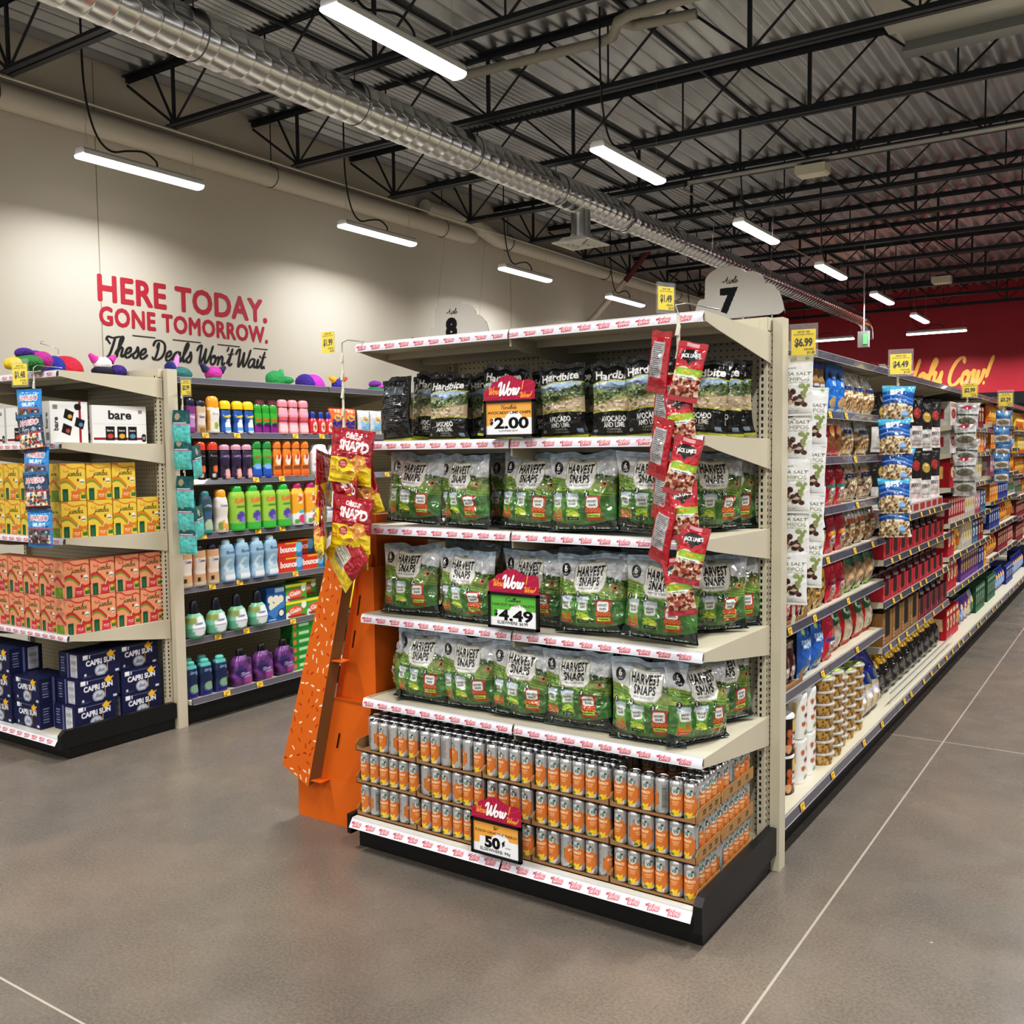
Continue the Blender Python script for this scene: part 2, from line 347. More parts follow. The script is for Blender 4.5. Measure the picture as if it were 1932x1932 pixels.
# ================================================================== SETTING
def floor_mat():
    m = bpy.data.materials.new('polished_concrete'); m.use_nodes = True; nt = m.node_tree; b = nt.nodes['Principled BSDF']; N = nt.nodes.new; K = nt.links.new
    tc = N('ShaderNodeTexCoord')
    n1 = N('ShaderNodeTexNoise'); n1.inputs['Scale'].default_value = .9; n1.inputs['Detail'].default_value = 5; n1.inputs['Roughness'].default_value = .6
    n2 = N('ShaderNodeTexNoise'); n2.inputs['Scale'].default_value = 90; n2.inputs['Detail'].default_value = 4
    n3 = N('ShaderNodeTexNoise'); n3.inputs['Scale'].default_value = 4.5; n3.inputs['Detail'].default_value = 6
    for n in (n1, n2, n3): K(tc.outputs['Object'], n.inputs['Vector'])
    r1 = N('ShaderNodeValToRGB'); r1.color_ramp.elements[0].position = .34; r1.color_ramp.elements[0].color = (*lin('68645f'), 1); r1.color_ramp.elements[1].position = .68; r1.color_ramp.elements[1].color = (*lin('796f65'), 1)
    K(n1.outputs['Fac'], r1.inputs['Fac'])
    def mult(a, fac_node, lo, hi, f0=.35, f1=.65):
        mr = N('ShaderNodeMapRange'); mr.inputs[1].default_value = f0; mr.inputs[2].default_value = f1; mr.inputs[3].default_value = lo; mr.inputs[4].default_value = hi; K(fac_node, mr.inputs[0])
        v = N('ShaderNodeVectorMath'); v.operation = 'SCALE'; K(a, v.inputs[0]); K(mr.outputs[0], v.inputs['Scale']); return v.outputs[0]
    c = mult(r1.outputs['Color'], n2.outputs['Fac'], .86, 1.12); c = mult(c, n3.outputs['Fac'], .95, 1.05)
    sp = N('ShaderNodeSeparateXYZ'); K(tc.outputs['Object'], sp.inputs[0])
    def line(sock, off, per, hw):
        a = N('ShaderNodeMath'); a.operation = 'SUBTRACT'; K(sock, a.inputs[0]); a.inputs[1].default_value = off
        p = N('ShaderNodeMath'); p.operation = 'PINGPONG'; K(a.outputs[0], p.inputs[0]); p.inputs[1].default_value = per / 2
        l = N('ShaderNodeMath'); l.operation = 'LESS_THAN'; K(p.outputs[0], l.inputs[0]); l.inputs[1].default_value = hw; return l.outputs[0]
    mx = N('ShaderNodeMath'); mx.operation = 'MAXIMUM'; K(line(sp.outputs[0], 1.835, 8.56, .0045), mx.inputs[0]); K(line(sp.outputs[1], 2.833, 4.285, .004), mx.inputs[1])
    vo = N('ShaderNodeTexVoronoi'); vo.inputs['Scale'].default_value = 2.6; vo.inputs['Randomness'].default_value = 1; K(tc.outputs['Object'], vo.inputs['Vector'])
    lt = N('ShaderNodeMath'); lt.operation = 'LESS_THAN'; K(vo.outputs['Distance'], lt.inputs[0]); lt.inputs[1].default_value = .028
    wn = N('ShaderNodeSeparateColor'); K(vo.outputs['Color'], wn.inputs[0]); gt = N('ShaderNodeMath'); gt.operation = 'GREATER_THAN'; K(wn.outputs[0], gt.inputs[0]); gt.inputs[1].default_value = .72
    an = N('ShaderNodeMath'); an.operation = 'MULTIPLY'; K(lt.outputs[0], an.inputs[0]); K(gt.outputs[0], an.inputs[1])
    mx2 = N('ShaderNodeMath'); mx2.operation = 'MAXIMUM'; K(mx.outputs[0], mx2.inputs[0]); K(an.outputs[0], mx2.inputs[1])
    mc = N('ShaderNodeMix'); mc.data_type = 'RGBA'; K(mx2.outputs[0], mc.inputs['Factor']); K(c, mc.inputs[6]); mc.inputs[7].default_value = (*lin('a8a096'), 1)
    K(mc.outputs[2], b.inputs['Base Color'])
    mr = N('ShaderNodeMapRange'); mr.inputs[3].default_value = .2; mr.inputs[4].default_value = .34; K(n3.outputs['Fac'], mr.inputs[0]); K(mr.outputs[0], b.inputs['Roughness'])
    b.inputs['Specular IOR Level'].default_value = .33
    bp = N('ShaderNodeBump'); bp.inputs['Strength'].default_value = .015; bp.inputs['Distance'].default_value = .01; K(n3.outputs['Fac'], bp.inputs['Height']); K(bp.outputs['Normal'], b.inputs['Normal'])
    return m
XW, YB, ZD = -5.64, 21.5, 5.38
struct(MB().box(XW - .2, -8, -.1, 13, YB + .2, 0).build('floor', floor_mat()))
WALLM = mat('cream_wall_paint', 'e1dacd', .7, bump=.03, bscale=60, var=.05, vscale=.4)
struct(MB().box(XW - .2, -8, 0, XW, YB, 5.6).build('wall_left', WALLM))
struct(MB().box(XW - .2, YB, 0, 13, YB + .2, 5.6).build('wall_back', mat('red_wall_paint', 'ae2636', .6, bump=.03, bscale=60, var=.06)))
struct(MB().box(13, -8, 0, 13.2, YB, 5.6).build('wall_right', WALLM))
struct(MB().box(XW, 2.528, 0, XW + .003, 2.536, 5.4).build('trim_1', mat('wall_joint', 'a89e8e', .8)))
struct(MB().box(XW, 9.6, 0, XW + .003, 9.608, 5.4).build('trim_2', MATS['wall_joint']))
# roof deck: broad flutes, with a strip of narrow flutes
def deck(x0, x1, per, dep, z, w0, w1, sl):
    P = []; x = x0
    while x < x1 - 1e-6:
        P += [(x, z), (x + per * w0, z), (x + per * (w0 + sl), z - dep), (x + per * (w0 + sl + w1), z - dep)]; x += per
    P.append((x1, z)); return P
DKM = mat('galvanised_deck', 'dcdfe2', .3, metal=.6, bump=.02, bscale=8, var=.35, vscale=1.3)
mb = MB()
for a, b_, per, dep in ((XW, -4.6, .19, .06), (-2.5, 13, .19, .06)):
    P = np.array(deck(a, b_, per, dep, ZD + .049, .5, .26, .12)); mb.grid(np.array([[(x, y, z) for x, z in P] for y in (-8, 21.6)]), flip=True)
P = np.array(deck(-4.6, -2.5, .07, .04, ZD, .2, .5, .15)); mb.grid(np.array([[(x, y, z) for x, z in P] for y in (-8, 21.6)]), flip=True)
mb.box(XW, -8, ZD + .05, 13, 21.6, ZD + .08); struct(mb.build('ceiling', DKM))
# ------------------------------------------------------------------ open-web joists
def joist():
    t = thing('roof_joist', 'black open web steel roof joist', 'joist', group='roof joists')
    L0, L1, zb, zt = -4.92, 12.6, 4.755, 5.36
    m = MB()
    for s in (-1, 1): m.box(XW + .02, s * .012 if s > 0 else -.055, zt - .012, L1, .055 if s > 0 else -.012, zt); m.box(XW + .02, s * .012 - .004, zt - .06, L1, s * .012 + .004, zt)
    m.build('top_chord', STEEL, t)
    m = MB()
    for s in (-1, 1): m.box(L0 - .05, s * .012 if s > 0 else -.06, zb, L1, .06 if s > 0 else -.012, zb + .012); m.box(L0 - .05, s * .012 - .004, zb, L1, s * .012 + .004, zb + .06)
    m.build('bottom_chord', STEEL, t)
    m = MB(); p = 1.25; k = 0; x = L0
    m.tube([(XW + .03, 0, zt - .08), (L0, 0, zb + .03)], .014, n=5); m.tube([(XW + .42, 0, zt - .04), (L0, 0, zb + .03)], .014, n=5)
    while x < L1:
        if k % 2 == 0: m.box(x - .017, -.01, zb + .03, x + .017, .01, zt - .04)
        else: m.tube([(x, 0, zb + .03), (x, 0, zt - .03)], .009, n=5)
        m.tube([(x, 0, zb + .03), (x + p / 2, 0, zt - .03)], .0115, n=5); m.tube([(x + p / 2, 0, zt - .03), (x + p, 0, zb + .03)], .0115, n=5)
        x += p; k += 1
    m.build('web_bracing', STEEL, t); return proto_done(t)
J = joist(); JY = [1.32 + 1.565 * k for k in range(-4, 13)]
for i, y in enumerate(JY):
    dup(J, (0, y, 0), label=f'black open web steel roof joist, {ORD[len(JY) - i]} one out from the red wall')
for i, (x, z, r_) in enumerate(((-4.97, 4.74, .011), (-3.4, 5.3, .02), (-.9, 5.3, .022), (2.1, 5.3, .022))):
    m = MB(); m.tube([(x, -7, z), (x, 21.4, z)], r_, n=8); n_ = ['thin cream conduit running along the joist ends beside the cream wall', 'dark pipe running under the narrow ribbed roof deck', 'dark pipe running under the roof deck over the aisle lights', 'dark pipe running under the roof deck over the snack gondola'][i]
    tag(m.build('conduit_pipe' if i == 0 else 'roof_pipe', CREAMP if i == 0 else STEEL, smooth=True), n_, 'pipe')
m = MB(); m.tube([(-1.7, 7.36, 4.72), (3.4, 7.36, 4.72)], .016, n=8); m.tube([(-1.7, 7.42, 4.72), (-1.9, 7.7, 4.74), (-1.9, 14, 4.74)], .012, n=8); m.tube([(-1.7, 7.42, 4.72), (3.4, 7.42, 4.72)], .012, n=8)
tag(m.build('conduit_run', mat('grey_conduit', 'a7a6a2', .35, metal=.4), smooth=True), 'pale grey conduit strapped under a joist beside the cream junction box', 'conduit')
def jbox(name, label, loc, sx, sy, sz):
    t = thing(name, label, 'box', loc); m = MB(); m.prism([(-sx + .02, -sz), (sx - .02, -sz), (sx, -sz + .02), (sx, sz), (-sx, sz), (-sx, -sz + .02)], 'y', -sy, sy); m.build('housing', CREAMP, t)
    MB().box(-sx * .6, -sy * .6, sz, sx * .6, sy * .6, sz + .03).build('mounting_plate', STEEL, t)
jbox('wireless_access_box', 'cream plastic box fixed under the joist by the pale conduit', (-.3, 7.40, 4.62), .16, .1, .05)
jbox('wireless_access_box', 'cream plastic box fixed high in front of the red wall', (-.43, 15.6, 4.63), .16, .1, .06)
# cream pipe along the wall, capped at one end
t = thing('wall_duct', 'cream round duct running high along the cream wall with a rounded end', 'duct')
m = MB(); m.tube([(-5.5, -8, 4.78), (-5.5, 8.2, 4.78), (-5.5, 8.36, 4.78), (-5.5, 8.46, 4.78), (-5.5, 8.5, 4.78)], [.115, .115, .105, .075, .02], n=20); m.build('duct_body', WALLM, t, smooth=True, auto=50)
m = MB()
for y in (-4.5, -1.5, 1.5, 4.6, 7.7): m.tube([(-5.5, y, 4.88), (-5.5, y, 5.36)], .006, n=5); m.tube([(-5.5 + .12 * math.cos(a), y, 4.78 + .12 * math.sin(a)) for a in np.linspace(0, 2 * PI, 17)], .004, n=4)
m.build('hanger_rods', STEEL, t)
t = thing('wall_duct', 'cream round duct continuing along the cream wall beyond the capped one', 'duct')
m = MB(); m.tube([(-5.48, 7.3, 4.98), (-5.48, 8.4, 4.98), (-5.48, 9.0, 4.85), (-5.48, 21.4, 4.85)], .11, n=16); m.build('duct_body', WALLM, t, smooth=True, auto=50)
m = MB()
for y in (9.3, 12.4, 15.5, 18.6): m.tube([(-5.48, y, 4.95), (-5.48, y, 5.36)], .006, n=5); m.tube([(-5.48 + .12 * math.cos(a), y, 4.85 + .12 * math.sin(a)) for a in np.linspace(0, 2 * PI, 17)], .006, n=4)
m.build('hanger_rods', STEEL, t)
m = MB(); m.tube([(-4.41, 12, 5.07), (-4.86, 12, 4.59)], .055, n=4, c='6b1a20'); m.tube([(-4.86, 12, 4.59), (-5.635, 12, 3.88)], .055, n=4, c='c9c0b2')
tag(m.build('diagonal_brace', skin('painted_steel', .5)), 'diagonal square brace, red at the top and cream below, against cream wall', 'brace')
# ------------------------------------------------------------------ spiral duct with outlet
SPIR = mat('spiral_galvanised', 'd6d8d9', .22, metal=1., bump=.01, bscale=10, var=.08)
t = thing('spiral_duct', 'round galvanised spiral air duct hanging under the roof joists', 'duct')
def spd(y0, y1, R):
    P = []; y = y0
    while y < y1: P += [(R, y), (R, y + .125), (R + .0035, y + .13), (R + .0035, y + .14), (R, y + .145)]; y += .15
    return P
xd, zd = -2.64, 4.5
m = MB()
for y0, y1, R in ((-7.5, 7.6, .165), (7.6, 19, .14)):
    pr = spd(y0, y1, R); A = np.linspace(0, 2 * PI, 41)[:-1]
    m.grid(np.array([[(xd + r_ * math.cos(a), y + .08 * a / (2 * PI), zd + r_ * math.sin(a)) for a in A] for r_, y in pr]), cu=True, flip=True)
m.build('duct_body', SPIR, t, smooth=True, auto=40)
MB().tube([(xd, 7.5, zd), (xd, 7.68, zd)], [.176, .152], n=32).build('reducer', SPIR, t, smooth=True, auto=40)
m = MB(); m.tube([(xd, 18.9, zd), (xd, 19.3, zd - .03), (xd, 19.5, zd - .15), (xd, 19.55, zd - .4)], .14, n=24)
m.build('elbow', SPIR, t, smooth=True, auto=40)
m = MB(); m.tube([(xd, 6.55, zd - .1), (xd, 6.55, 4.06)], .11, n=24); m.tube([(xd, 6.55, 4.12), (xd, 6.55, 4.10)], .116, n=24); m.build('outlet_drop', SPIR, t, smooth=True, auto=40)
m = MB(); m.box(xd - .24, 6.31, 4.0, xd + .24, 6.79, 4.015); m.prism([(xd - .13, 4.06), (xd - .22, 4.012), (xd + .22, 4.012), (xd + .13, 4.06)], 'y', 6.36, 6.74)
for k in range(4):
    s = .2 - .045 * k; z = 3.998 - .002 * k
    for a, b_ in (((-s, -s), (s, -s + .012)), ((-s, s - .012), (s, s)), ((-s, -s), (-s + .012, s)), ((s - .012, -s), (s, s))): m.box(xd + a[0], 6.55 + a[1], z - .004, xd + b_[0], 6.55 + b_[1], z + .006)
m.build('diffuser', mat('white_grille', 'dcdcd8', .4), t)
m = MB()
for y in JY:
    if -5 < y < 18: m.tube([(xd, y, 4.76), (xd, y, zd + .165)], .006, n=5); m.tube([(xd + .168 * math.cos(a), y, zd + .168 * math.sin(a)) for a in np.linspace(0, 2 * PI, 25)], .005, n=4)
m.build('hanger_straps', mat('strap_steel', '77797b', .35, metal=.8), t)
# insulated drain line with bends
m = MB(); m.tube([(-2.5, 4.2, 5.1), (-1.15, 4.28, 5.1), (-1.02, 4.25, 5.1), (-.85, 4.02, 5.1), (-.72, 3.97, 5.1), (.2, 3.97, 5.1), (3.5, 3.9, 5.1)], .042, n=12); m.tube([(-.85, 4.02, 5.1), (-.8, 4.2, 5.12), (-.3, 4.3, 5.12)], .042, n=12)
tag(m.build('insulated_pipe', mat('pipe_insulation', 'a9a69a', .7, bump=.2, bscale=30), smooth=True, auto=50), 'pale insulated pipe with elbow bends between the joists', 'pipe')
# foil insulated rectangular duct
t = thing('insulated_duct', 'large foil wrapped rectangular air duct with a flanged end', 'duct')
FOIL = mat('foil_wrap', 'b9b9b0', .3, metal=.35, bump=.25, bscale=6, var=.15)
MB().box(1.02, 4.25, 4.98, 2.5, 5.45, 5.33).build('duct_body', FOIL, t)
MB().box(.93, 4.2, 5.0, 1.06, 5.3, 5.3).build('end_cap', FOIL, t)
m = MB(); m.box(1.02, 5.45, 4.93, 2.1, 5.6, 5.0); m.box(1.0, 5.44, 4.90, 2.15, 5.62, 4.93); m.build('flange', mat('galv_flange', '8e9290', .35, metal=.8), t)
# ------------------------------------------------------------------ strip lights
def strip_light():
    t = thing('strip_light', 'white LED strip light', 'light'); L = 1.2
    m = MB(); m.prism([(-.068, .034), (-.066, .07), (-.05, .09), (.05, .09), (.066, .07), (.068, .034)][::-1], 'y', -.004, L + .004); m.build('housing', HOUS, t)
    m = MB(); P = [(-.066, .036), (-.066, .018), (-.05, .004), (-.025, -.002), (.025, -.002), (.05, .004), (.066, .018), (.066, .036)]; m.prism(P, 'y', -.01, L + .01); m.build('diffuser', LEDM, t)
    m = MB(); m.tube(_cr([(0, .75, .085), (0, .74, .15), (0, .62, .2), (0, .45, .17), (0, .3, .13), (0, .18, .2), (0, .1, .38), (0, .06, .62), (0, .05, .9), (0, .05, 1.19)], 5), .009, n=6); m.build('power_cord', CORDM, t, smooth=True)
    for y in (.06, L - .06):
        m = MB(); m.tube([(-.03, y, .085), (0, y, .3)], .0014, n=4); m.tube([(.03, y, .085), (0, y, .3), (0, y, 1.19)], .0014, n=4); m.build('hanging_wire', WIREM, t)
    return proto_done(t)
SL = strip_light(); PW = 74.
rad_ = math.radians
def lamp(x, y, rz, p=PW):
    l = bpy.data.lights.new('strip_lamp', 'AREA'); l.shape = 'RECTANGLE'; l.size = 1.15; l.size_y = .12; l.energy = p; l.color = (1, .985, .955); l.spread = rad_(152)
    o = bpy.data.objects.new('strip_lamp', l); COL.objects.link(o); o.location = (x, y, 4.165); o.rotation_euler = (0, 0, rz)
rows = {-1.13: ('over the laundry aisle', [-5.2, -2.08, 1.05, 4.18, 7.45, 10.55, 13.65, 16.8]), -4.73: ('along the cream wall', [-4.45, -1.33, 1.79, 4.91, 8.04, 11.15, 14.3, 17.4]),
        2.65: ('over the snack aisle', [-5.2, -2.08, 1.05, 4.18, 7.45, 10.55, 13.65, 16.8]), 6.4: ('over the far aisle', [-5.2, 1.05, 7.45, 13.65])}
for x, (d, ys) in rows.items():
    for i, y in enumerate(ys):
        dup(SL, (x, y, 4.17), label=f'white LED strip light {d}, {ORD[len(ys) - i]} from the red wall'); lamp(x, y + .6, PI / 2, PW * (.42 if x < -4 else 1 if x < 6 else 2))
for i, x in enumerate((-4.27, -1.89, .5, 2.9)):
    dup(SL, (x, 20.0, 4.17), -PI / 2, label=f'white LED strip light hung crosswise before the red wall, {ORD[i + 1]} from the cream wall'); lamp(x + .6, 20, 0, PW * 1.1)
# small green-lit unit on a rod
t = thing('hanging_sensor', 'small grey unit with green light hanging on a rod before red wall', 'sensor', (-1.37, 14, 3.55))
MB().box(-.09, -.04, -.17, .09, .04, .1).build('housing', mat('sensor_grey', '9b9d9b', .4), t)
MB().box(.0, -.045, -.12, .07, -.04, .05).build('green_panel', mat('green_glow', '7ee08e', .4, emis='5fe07a', es=.35), t)
MB().tube([(0, 0, .1), (0, 0, 1.8)], .012, n=6).build('rod', mat('sensor_rod', 'b0a0a0', .5), t)
# dark case line along the red wall
m = MB(); m.box(-5.3, 20.6, 0, 9, 21.45, 2.86); m.box(-5.3, 20.55, 2.6, 9, 20.6, 2.8)
tag(m.build('cooler_case', mat('cooler_black', '1b1b1e', .3), None), 'long dark refrigerated case standing against the red wall', 'cooler')
# ------------------------------------------------------------------ lettering on the walls
REDV = mat('red_vinyl', 'c23a4c', .5); DRKV = mat('charcoal_vinyl', '303236', .5); YELV = mat('yellow_vinyl', 'f5b95a', .5); WHTV = mat('white_vinyl', 'f2f0ec', .5)
def lw(T, mtl, name, par): MB().tri2(T, lambda x, y: (XW + .004, x, y), 'ffffff').build(name, mtl, par)
def sheet_letters(T, step, fn, mtl, name, par, dil=0.):
    x0, y0 = T[..., 0].min() - .01, T[..., 1].min() - .01; W, H = T[..., 0].max() - x0 + .01, T[..., 1].max() - y0 + .01
    c = Cv(W, H, step, '000000'); [c.tris(T - np.array([x0, y0]) + dil * np.array([math.cos(k * PI / 4), math.sin(k * PI / 4)]), 'ffffff') for k in range(8 if dil else 1)]; o = c.out()[..., 0] > .5; m = MB(); m.n = 0; q = []
    sx, sy = W / c.nx, H / c.ny; V = {}; F = []
    def vid(i, j):
        k = (i, j)
        if k not in V: V[k] = len(V)
        return V[k]
    for j in range(c.ny):
        i = 0
        while i < c.nx:
            if o[j, i]:
                k = i
                while k < c.nx and o[j, k]: k += 1
                F.append([vid(i, j), vid(k, j), vid(k, j + 1), vid(i, j + 1)]); i = k
            else: i += 1
    P = np.array([fn(x0 + i * sx, y0 + j * sy) for i, j in V]); m.V = [P]; m.Q = [np.array(F)]; m.C = [np.ones((len(P), 4))]; m.M = [0] * len(F); m.n = len(P); return m.build(name, mtl, par)
t = thing('wall_lettering', 'red and charcoal HERE TODAY GONE TOMORROW slogan painted on the cream wall', 'lettering')
WL = lambda x, y: (XW + .004, x, y)
sheet_letters(place(font_tris('HERE TODAY.', 0., 1.06), 3.552, 3.303, .25, 2.09, cap=.72), .003, WL, REDV, 'top_line', t, .0115)
sheet_letters(place(font_tris('GONE TOMORROW.', 0., 1.08), 3.557, 3.036, .176, 2.09, cap=.72), .003, WL, REDV, 'middle_line', t, .0085)
sheet_letters(place(script_tris('These Deals Won\'t Wait.', .068, .2), 3.57, 2.75, .2, 2.02, cap=.98), .0028, lambda x, y: (XW + .004, x, y), DRKV, 'script_line', t)
m = MB()
for a, b_ in ((2.86, 3.12), (3.33, 3.68), (3.9, 4.2), (4.4, 4.6)): m.box(XW, a, 2.868, XW + .005, b_, 2.876)
m.build('thin_rules', DRKV, t)
t = thing('wall_lettering', 'red script wording mostly hidden low on the cream wall behind aisle 8', 'lettering')
sheet_letters(place(script_tris('Wow', .07, .2), 7.45, 3.07, .34, .75, cap=.98), .005, lambda x, y: (XW + .004, x, y), REDV, 'script_line', t)
def lb(T, mtl, name, par): MB().tri2(T, lambda x, y: (x, YB - .004, y), 'ffffff').build(name, mtl, par)
t = thing('wall_lettering', 'white capitals with yellow Holy Cow! script on the red wall', 'lettering')
lb(place(font_tris('DAIRY', .05), -3.32, 3.43, .5, 1.9, shear=.15, cap=.72), WHTV, 'white_word', t)
sheet_letters(place(script_tris('Holy Cow!', .088, .25), -1.30, 3.42, .62, 2.0, cap=.98), .007, lambda x, y: (x, YB - .004, y), YELV, 'yellow_script', t)
# ------------------------------------------------------------------ cloud aisle signs
def cloud(u):
    L = [(.12, .0, .16, .42), (.37, .0, .24, 1.0), (.62, .0, .17, .86), (.80, .0, .13, .6), (.9, .0, .1, .46)]
    z = 0
    for cx, _, rx, tp in L:
        d = abs(u - cx) / rx
        if d < 1: z = max(z, tp - .26 + .26 * math.sqrt(1 - d * d))
    e = min(u, 1 - u); z = max(z, .18)
    return z * (min(1, (e / .06)) ** .5 if e < .06 else 1)
def aisle_sign(num, x, label):
    W, H = 1.04, .57; cv = Cv(W, H, .006, 'e3e1db')
    cv.script('Aisle', W * .41, H * .73, .07, '25262a', .19, wt=.05); cv.text(num, W * .40, H * .36, .24, '202126', off=.07)
    t = thing('aisle_sign', label, 'sign', (x - W / 2, 7.2, 3.12)); m = MB(); nu = 220; nv = 100
    U = np.linspace(0, 1, nu); Hh = np.array([cloud(a) for a in U]) * H; V = np.linspace(0, 1, nv)
    X = np.tile(U * W, (nv, 1)); lo = np.array([.05 * (1 - min(1, min(a, 1 - a) / .08)) ** 2 for a in U]); Z = lo[None] + V[:, None] * (Hh - lo)[None]
    P = np.stack([X, X * 0, Z], -1); m.grid(P, cv.sample(X, Z)); P2 = P.copy(); P2[..., 1] = .012; m.grid(P2, 'e3e1db', flip=True)
    E_ = np.stack([P[-1], P2[-1]]); m.grid(E_, 'cfccc4'); m.build('cloud_panel', PAPER, t)
    for dx in (.18, .84): MB().tube([(W * dx, .005, cloud(dx) * H - .01), (W * dx * .96 + .03, .2, 1.63)], .0018, n=4).build('hanging_thread', WIREM, t)
    for dx in (.55, .86): MB().box(W * dx, 0, -.06, W * dx + .012, .01, .01).build('bottom_clip', HOUS, t)
aisle_sign('7', -1.04, 'white cloud shaped sign reading Aisle 7 hanging above the snack endcap')
aisle_sign('8', -4.88, 'white cloud shaped sign reading Aisle 8 hanging near the cream wall')
# ------------------------------------------------------------------ world & render look
w = bpy.data.worlds.new('world'); sc.world = w; w.use_nodes = True; w.node_tree.nodes['Background'].inputs[0].default_value = (*lin('f2efe9'), 1); w.node_tree.nodes['Background'].inputs[1].default_value = 1.0
sc.view_settings.view_transform = 'Standard'; sc.view_settings.look = 'None'; sc.view_settings.exposure = .12
sc.view_settings.use_curve_mapping = True; cm_ = sc.view_settings.curve_mapping; cv_ = cm_.curves[3]; cv_.points.new(.06, .042); cv_.points.new(.35, .36); cv_.points.new(.7, .76); cm_.update()
cy = sc.cycles; cy.max_bounces = 5; cy.diffuse_bounces = 3; cy.glossy_bounces = 3; cy.transmission_bounces = 3; cy.transparent_max_bounces = 6; cy.use_denoising = True
cy.sample_clamp_indirect = 4; cy.caustics_reflective = False; cy.caustics_refractive = False; cy.use_adaptive_sampling = True; cy.adaptive_threshold = .02
# ================================================================== GONDOLA STRUCTURE
def peg_mat():
    m = bpy.data.materials.new('pegboard'); m.use_nodes = True; nt = m.node_tree; b = nt.nodes['Principled BSDF']; N = nt.nodes.new; K = nt.links.new
    tc = N('ShaderNodeTexCoord'); sp = N('ShaderNodeSeparateXYZ'); K(tc.outputs['Object'], sp.inputs[0]); cb = N('ShaderNodeCombineXYZ')
    for i, k in ((0, 0), (2, 1)):
        p = N('ShaderNodeMath'); p.operation = 'PINGPONG'; p.inputs[1].default_value = .0127; K(sp.outputs[i], p.inputs[0]); K(p.outputs[0], cb.inputs[k])
    ln = N('ShaderNodeVectorMath'); ln.operation = 'LENGTH'; K(cb.outputs[0], ln.inputs[0]); lt = N('ShaderNodeMath'); lt.operation = 'LESS_THAN'; lt.inputs[1].default_value = .0036; K(ln.outputs['Value'], lt.inputs[0])
    mx = N('ShaderNodeMix'); mx.data_type = 'RGBA'; K(lt.outputs[0], mx.inputs['Factor']); mx.inputs[6].default_value = (*lin('c2bba7'), 1); mx.inputs[7].default_value = (*lin('1a1916'), 1); K(mx.outputs[2], b.inputs['Base Color']); b.inputs['Roughness'].default_value = .5
    return m
PEG = peg_mat()
RSTEP = .0018
_rc = {}
def rail_cv(L, shift=0.):
    k = (round(L, 3), shift)
    if k in _rc: return _rc[k]
    cv = Cv(L, .036, RSTEP, 'e4e2ee'); cv.rect(0, .031, L, .036, 'c9c9cf'); cv.rect(0, 0, L, .003, 'f4f4f8')
    x = .035 + shift
    while x < L - .01:
        cv.poly([(x - .012, .006), (x + .024, .008), (x + .029, .025), (x - .005, .022)], 'e3949c', .85)
        cv.script('Wow', x + .004, .0165, .018, 'b92d40', .048, wt=.13, rot=.06); cv.script('Wow', x + .005, .017, .016, 'f7e9ec', .042, wt=.045, rot=.06); cv.ell(x - .022, .019, .005, .004, 'c04050'); x += .0765
    _rc[k] = cv; return cv
def bracket(m, x0, x1, D, h, drop=.12):
    m.prism([(0, h - .034), (.02, h - .036), (.1, h - .05), (D, h - .01 - drop), (D, h - .012), (.02, h), (0, h)][::-1], 'x', x0, x1)
